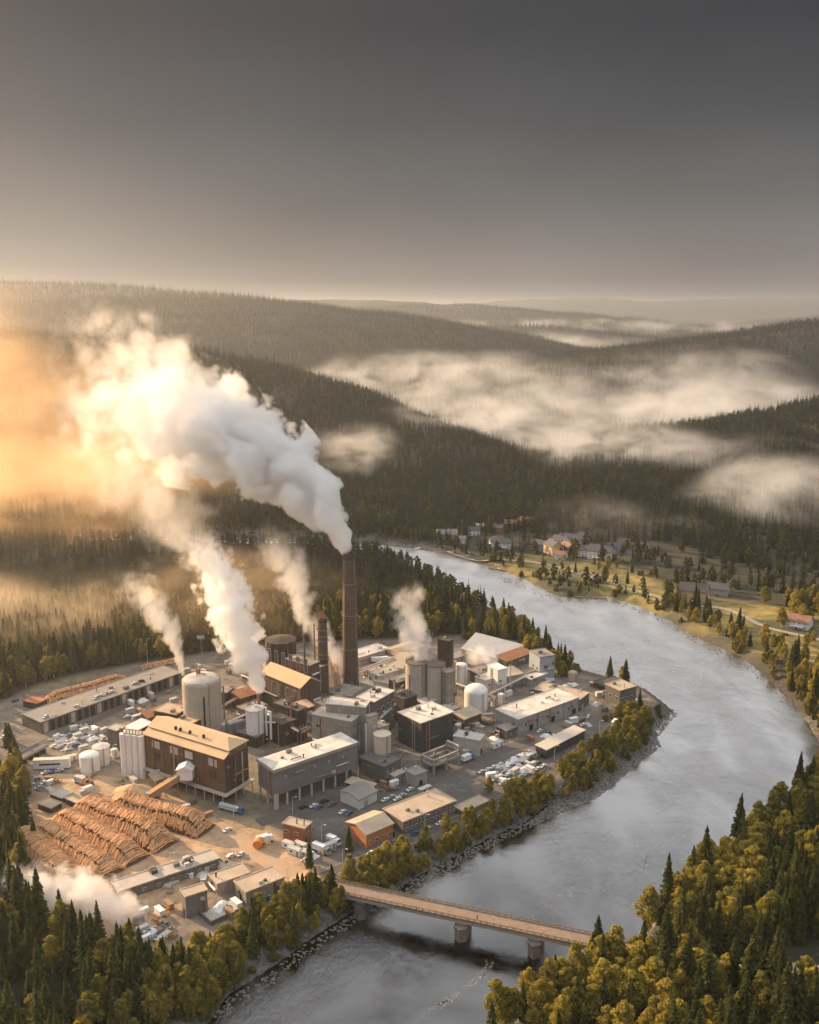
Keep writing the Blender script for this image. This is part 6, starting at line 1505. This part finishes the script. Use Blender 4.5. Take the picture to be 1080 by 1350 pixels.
def plume(name,label,pts,dens,billow=.55,bscale=.9,edge=(.12,.5),tail=1.0,aniso=.35,step=.18,wisp=0.,seed=0,col=(1,1,1),shape=.9):
    """pts: (world point, radius, density factor) from the mouth outwards.  A closed hull round the path carries a billowing steam volume."""
    P=[Vector(p[0]) for p in pts]; Rr=[p[1] for p in pts]; Dn=[p[2] for p in pts]
    ax=(P[-1]-P[0]); L=ax.length; X=ax.normalized(); Z=Vector((0,0,1)); Z=(Z-X*Z.dot(X)).normalized() if abs(X.z)<.97 else Vector((0,1,0)); Z=(Z-X*Z.dot(X)).normalized(); Y=Z.cross(X)
    mat=Matrix((X,Y,Z)).transposed().to_4x4(); mat.translation=P[0]
    loc=[((p-P[0]).dot(X),(p-P[0]).dot(Y),(p-P[0]).dot(Z)) for p in P]
    # fine resampling by x with slope compensation
    xs=np.array([l[0] for l in loc])/L; ns=np.linspace(0,1,24)
    def sp(vals):
        # smooth Catmull style through np.interp of dense linear + box blur
        d=np.interp(np.linspace(0,1,241),xs,vals); k=np.ones(25)/25; dp=np.concatenate([np.full(12,d[0])+(d[0]-d[12:0:-1]),d,np.full(12,d[-1])+(d[-1]-d[-2:-14:-1])]); return np.interp(ns,np.linspace(0,1,241),np.convolve(dp,k,'valid'))
    oy=sp([l[1] for l in loc]); oz=sp([l[2] for l in loc]); rr=np.maximum(sp(Rr),.6); dn=np.clip(sp(Dn),0,9)
    sl=np.sqrt(1+np.gradient(oy,ns*L)**2+np.gradient(oz,ns*L)**2)
    re=rr*np.minimum(sl,2.2)
    mb=MB(); n=20; vs=[];fs=[]
    for i in range(24):
        for k in range(n):
            th=2*math.pi*k/n; q=re[i]*1.3+.5; vs.append((ns[i]*L,oy[i]+q*math.cos(th),oz[i]+q*math.sin(th)))
    for i in range(23):
        for k in range(n): a=i*n+k;b=i*n+(k+1)%n; fs.append((a,b,b+n,a+n))
    vs.append((-.3,oy[0],oz[0])); vs.append((L+re[-1]*.6,oy[-1],oz[-1])); z=len(vs)
    for k in range(n): fs.append((k,z-2,(k+1)%n)); fs.append((23*n+k,23*n+(k+1)%n,z-1))
    # tail cap rounded
    mb.add(vs,fs)
    vm,t=newmat(name+'_volume')
    tc=t.n('ShaderNodeTexCoord').outputs['Object']; sx=t.n('ShaderNodeSeparateXYZ'); t.set(sx.inputs[0],tc)
    s=t.math('DIVIDE',sx.outputs[0],L)
    lo=np.array([oy.min(),oz.min(),0]); hi=np.array([oy.max()+.01,oz.max()+.01,re.max()]); 
    rp=t.n('ShaderNodeValToRGB'); t.set(rp.inputs[0],s); cr=rp.color_ramp
    while len(cr.elements)<24: cr.elements.new(.5)
    for i,e in enumerate(cr.elements):
        e.position=ns[i]; e.color=((oy[i]-lo[0])/(hi[0]-lo[0]),(oz[i]-lo[1])/(hi[1]-lo[1]),re[i]/hi[2],min(1,dn[i]/max(dn.max(),1e-6)))
    cs=t.n('ShaderNodeSeparateColor'); t.set(cs.inputs[0],rp.outputs[0])
    cy_=t.math('MULTIPLY_ADD',cs.outputs[0],float(hi[0]-lo[0]),float(lo[0])); cz_=t.math('MULTIPLY_ADD',cs.outputs[1],float(hi[1]-lo[1]),float(lo[1])); r=t.math('MULTIPLY',cs.outputs[2],float(hi[2]))
    dy=t.math('SUBTRACT',sx.outputs[1],cy_); dz=t.math('SUBTRACT',sx.outputs[2],cz_)
    dist=t.math('SQRT',t.math('ADD',t.math('MULTIPLY',dy,dy),t.math('MULTIPLY',dz,dz)))
    # billows: cell distance is a field of rounded lumps; scale follows the mean radius, finer ones near the mouth
    rm=float(np.mean(rr)); base=bscale/rm
    q2=t.vmath('ADD',tc,(seed*13.7,seed*5.1,seed*9.3))
    def fold(scale): return t.math('ABSOLUTE',t.math('MULTIPLY_ADD',t.noise(q2,scale,0),2.,-1.))
    b=t.math('ADD',fold(base*.9),t.math('ADD',t.math('MULTIPLY',fold(base*2.1),.5),t.math('MULTIPLY',fold(base*5.),.25)))
    b=t.math('MULTIPLY_ADD',b,1.7,-.62)
    rad=t.math('MULTIPLY',r,t.math('MULTIPLY_ADD',b,billow,shape))
    ed=t.math('MULTIPLY',r,t.mapr(s,0,1,edge[0],edge[1]))
    d=t.math('DIVIDE',t.math('SUBTRACT',rad,dist),ed,clamp=True)
    if wisp>0:
        nz=t.noise(q2,base*1.25,3,.62); thr=t.mapr(s,0,1,0,wisp)
        d=t.math('MULTIPLY',d,t.mapr(nz,thr,t.math('ADD',thr,.16)))
    d=t.math('MULTIPLY',d,t.math('MULTIPLY',rp.outputs['Alpha'],float(dn.max()*dens)))
    d=t.math('MULTIPLY',d,t.mapr(s,0,.004)) ; d=t.math('MULTIPLY',d,t.mapr(s,1.0,.86))
    pv=t.n('ShaderNodeVolumePrincipled'); pv.inputs['Color'].default_value=(*col,1); t.set(pv.inputs['Density'],d); pv.inputs['Anisotropy'].default_value=aniso; pv.inputs['Density Attribute'].default_value=''
    o=t.n('ShaderNodeOutputMaterial'); t.set(o.inputs['Volume'],pv.outputs[0]); vm.cycles.volume_step_rate=step
    ob=mb.build(name,vm); ob.matrix_world=mat
    return tag(ob,label,'steam plume')
def path(rows):
    return [(atY(px,py,Y),r/F*(Y*CP+60),d) for px,py,Y,r,d in rows]
Yc=TOP1.y
plume('steam_plume','huge white billowing steam cloud drifting left from the tall chimney',
 path([(460,727,Yc,8,1.5),(452,700,Yc+4,15,1.6),(433,668,Yc+12,25,1.3),(402,632,Yc+24,37,1.1),(358,602,Yc+38,50,.95),(310,580,Yc+52,58,.8),(262,560,Yc+66,66,.6),(215,545,Yc+78,68,.34),(165,530,Yc+90,66,.17),(110,515,Yc+102,60,.07),(40,495,Yc+116,60,.04)]),
 .20,billow=.76,bscale=1.15,edge=(.08,.55),wisp=.52,step=.10,seed=1)
plume('steam_plume','soft upper veil of steam breaking away above the huge white cloud',
 path([(345,560,Yc+40,18,.5),(290,530,Yc+55,34,.8),(235,500,Yc+66,46,1),(190,470,Yc+76,50,.8),(140,435,Yc+86,50,.5),(80,405,Yc+98,50,.3)]),
 .035,billow=.8,bscale=1.2,edge=(.5,.8),wisp=.55,step=.12,seed=2,aniso=.6)
Y4=TOP4.y
plume('steam_plume','dense white steam column rising from the short rusty stack',
 path([(345,914,Y4,4,1.5),(338,888,Y4+2,13,1.3),(324,856,Y4+6,24,1.1),(312,820,Y4+12,29,1.0),(298,785,Y4+20,28,.8),(284,752,Y4+28,27,.55),(266,722,Y4+36,28,.35),(244,700,Y4+44,30,.2)]),
 .28,billow=.74,bscale=1.15,edge=(.08,.5),wisp=.45,step=.10,seed=3)
plume('steam_plume','faint wide golden veil trailing from the top of the white steam column',
 path([(300,760,Y4+24,16,.3),(262,715,Y4+40,34,.8),(225,675,Y4+60,46,1),(185,640,Y4+84,56,.7),(130,610,Y4+110,62,.5),(60,590,Y4+140,66,.3)]),
 .022,billow=.8,bscale=1.2,edge=(.6,.9),wisp=.55,step=.14,seed=4,aniso=.6)
Yt=at(241,965).y+9
plume('steam_plume','thin steam wisp leaning left from the vent of the biggest tank',
 path([(241,890,Yt,3,1.4),(238,868,Yt+3,7,1.2),(230,842,Yt+10,12,1),(212,812,Yt+20,19,.6),(190,785,Yt+34,26,.35),(165,755,Yt+50,32,.2)]),
 .13,billow=.65,bscale=.9,edge=(.3,.8),wisp=.5,step=.12,seed=5)
Y3=TOP3.y
plume('steam_plume','soft golden steam rising from the thin exhaust stack by the drum',
 path([(403,834,Y3,3,1.2),(402,815,Y3+3,11,1),(396,785,Y3+9,19,.8),(386,755,Y3+18,24,.5),(370,725,Y3+30,30,.3),(345,700,Y3+46,36,.16)]),
 .13,billow=.65,bscale=.9,edge=(.4,.9),wisp=.48,step=.13,seed=6)
Ys_=at(549,940).y+6
plume('steam_plume','broad pale steam lifting off the lids of the twin silos',
 path([(556,872,Ys_,14,1.2),(549,848,Ys_+5,18,1),(540,820,Ys_+12,22,.8),(535,795,Ys_+20,24,.5),(538,770,Ys_+30,28,.28)]),
 .13,billow=.65,bscale=.9,edge=(.4,.8),wisp=.45,step=.13,seed=7)
Yw=at(640,890).y
plume('steam_plume','low puff of pale steam between the white tower and the big barn',
 path([(655,872,Yw,8,1),(642,866,Yw+4,14,1),(626,864,Yw+8,16,.8),(612,868,Yw+10,12,.4)]),.15,billow=.65,edge=(.4,.8),wisp=.4,step=.13,seed=8)
Yk=at(440,900).y
plume('steam_plume','low golden steam drifting between the two brick chimneys',
 path([(452,880,Yk,8,.7),(440,862,Yk+6,14,1),(425,840,Yk+14,17,.7),(405,810,Yk+26,22,.3)]),.11,billow=.65,edge=(.5,.9),wisp=.42,step=.13,seed=9)
Yl=at(110,1215).y
plume('smoke_cloud','low white smoke rolling left across the yard from behind the tall warehouse',
 path([(192,1208,Yl,10,1),(160,1196,Yl+2,22,1.1),(125,1182,Yl+5,29,1.0),(85,1172,Yl+9,31,.8),(45,1172,Yl+12,31,.7),(0,1178,Yl+14,33,.6),(-50,1184,Yl+16,34,.4)]),
 .20,billow=.65,bscale=1.0,edge=(.4,.7),wisp=.36,step=.12,seed=10)
# drifting mist banks: flattened ellipsoids of thin broken vapour
def mist(label,px,py,Y,rx,ry,rz,dens,seed,thr=.47,sc=2.6,stretch=(1,1,1),rot=0,g=.35,col=(.94,.97,1.)):
    vm,t=newmat('mist_volume'); tc=t.n('ShaderNodeTexCoord').outputs['Object']
    sd_=t.vmath('ADD',t.scalev(tc,(stretch[0]*rx/max(rz,1)*.42,stretch[1]*ry/max(rz*Y*CP/F,1)*.42,.8)),(seed*7.3,seed*3.1,seed*1.7))
    ln=t.vmath('LENGTH',tc); nz=t.noise(sd_,sc,4,.62,dist=.6); n2=t.noise(sd_,sc*.4,2,.5)
    fall=t.mapr(t.math('ADD',ln,t.math('MULTIPLY',t.math('SUBTRACT',.5,n2),2.2)),.98,.15,smooth=True); fall=t.math('MULTIPLY',fall,t.mapr(ln,1,.8))
    d=t.math('MULTIPLY',fall,t.mapr(nz,thr-.02,thr+.24)); d=t.math('MULTIPLY',d,dens)
    pv=t.n('ShaderNodeVolumePrincipled'); pv.inputs['Color'].default_value=(*col,1); t.set(pv.inputs['Density'],d); pv.inputs['Anisotropy'].default_value=g; pv.inputs['Density Attribute'].default_value=''
    o=t.n('ShaderNodeOutputMaterial'); t.set(o.inputs['Volume'],pv.outputs[0]); vm.cycles.volume_step_rate=.35
    bm=bmesh.new(); bmesh.ops.create_icosphere(bm,subdivisions=3,radius=1); me=bpy.data.meshes.new('mist'); bm.to_mesh(me); bm.free(); me.materials.append(vm)
    ob=bpy.data.objects.new('mist',me); COL.objects.link(ob); k=Y*CP/F; ob.location=atY(px,py,Y); ob.scale=(rx*k,ry,rz*k); ob.rotation_euler=(0,0,R(rot))
    ob['kind']='stuff'; ob['label']=label
mist('bright mist bank lying in the mouth of the right hand valley',815,590,1440,150,160,62,.015,1,.45)
mist('broad torn mist lying through the whole right hand valley',800,548,2150,520,580,72,.0065,18,.46)
mist('mist bank right behind the spur of the left hill',620,562,1760,200,220,58,.015,16,.45)
mist('mist sheet rising beyond the bright bank in the right valley',840,556,1950,180,220,60,.011,17,.46)
mist('long mist bank spreading far up the middle valley',620,512,2650,320,520,60,.0085,2,.45)
mist('low mist strip under the middle ridges',600,465,4300,350,520,34,.005,3,.40)
mist('drifting mist behind the nearer right hand ridge',985,540,2050,200,240,62,.008,4,.42)
mist('mist shred on the flank of the nearer right hand ridge',950,615,1400,150,140,60,.008,14,.44,rot=10)
mist('thick mist bank entering from the right edge above the meadow',1060,675,1080,190,160,84,.013,5,.41)
mist('small mist patch over the village trees',895,722,980,80,60,50,.012,6,.42)
mist('mist shreds on the flank of the left hill',462,592,1330,85,110,46,.010,7,.44)
mist('thin mist on the slope of the far right hill',890,505,2350,190,240,64,.006,8,.44)
mist('mist tinted with sun glow along the foot of the left hill',60,800,720,200,100,84,.016,9,.39,g=.45,col=(1,.86,.66))  # orange glow of the low sun put into the vapour colour
mist('pale mist over the trees beside the small village',800,690,1020,120,80,46,.007,10,.43)
mist('thin mist tinted with sun glow climbing the left hill behind the steam',110,650,1050,310,190,150,.0085,11,.38,g=.45,col=(1,.76,.47))  # amber scattering colour stands in for sunlit air on the slope
mist('mist along the far valley floor',760,440,6300,340,500,24,.004,12,.38)
mist('high mist tinted with sun glow at the left edge above the hill',0,520,1250,250,220,170,.0042,13,.39,g=.45,col=(1,.74,.44))  # sun glow at the left edge painted by a deep orange volume colour
mist('thin haze of steam tinted with sun glow over the works behind the chimneys',300,790,690,230,80,80,.008,15,.41,g=.45,col=(1,.80,.55))  # vapour coloured orange to carry the sun glow behind the works
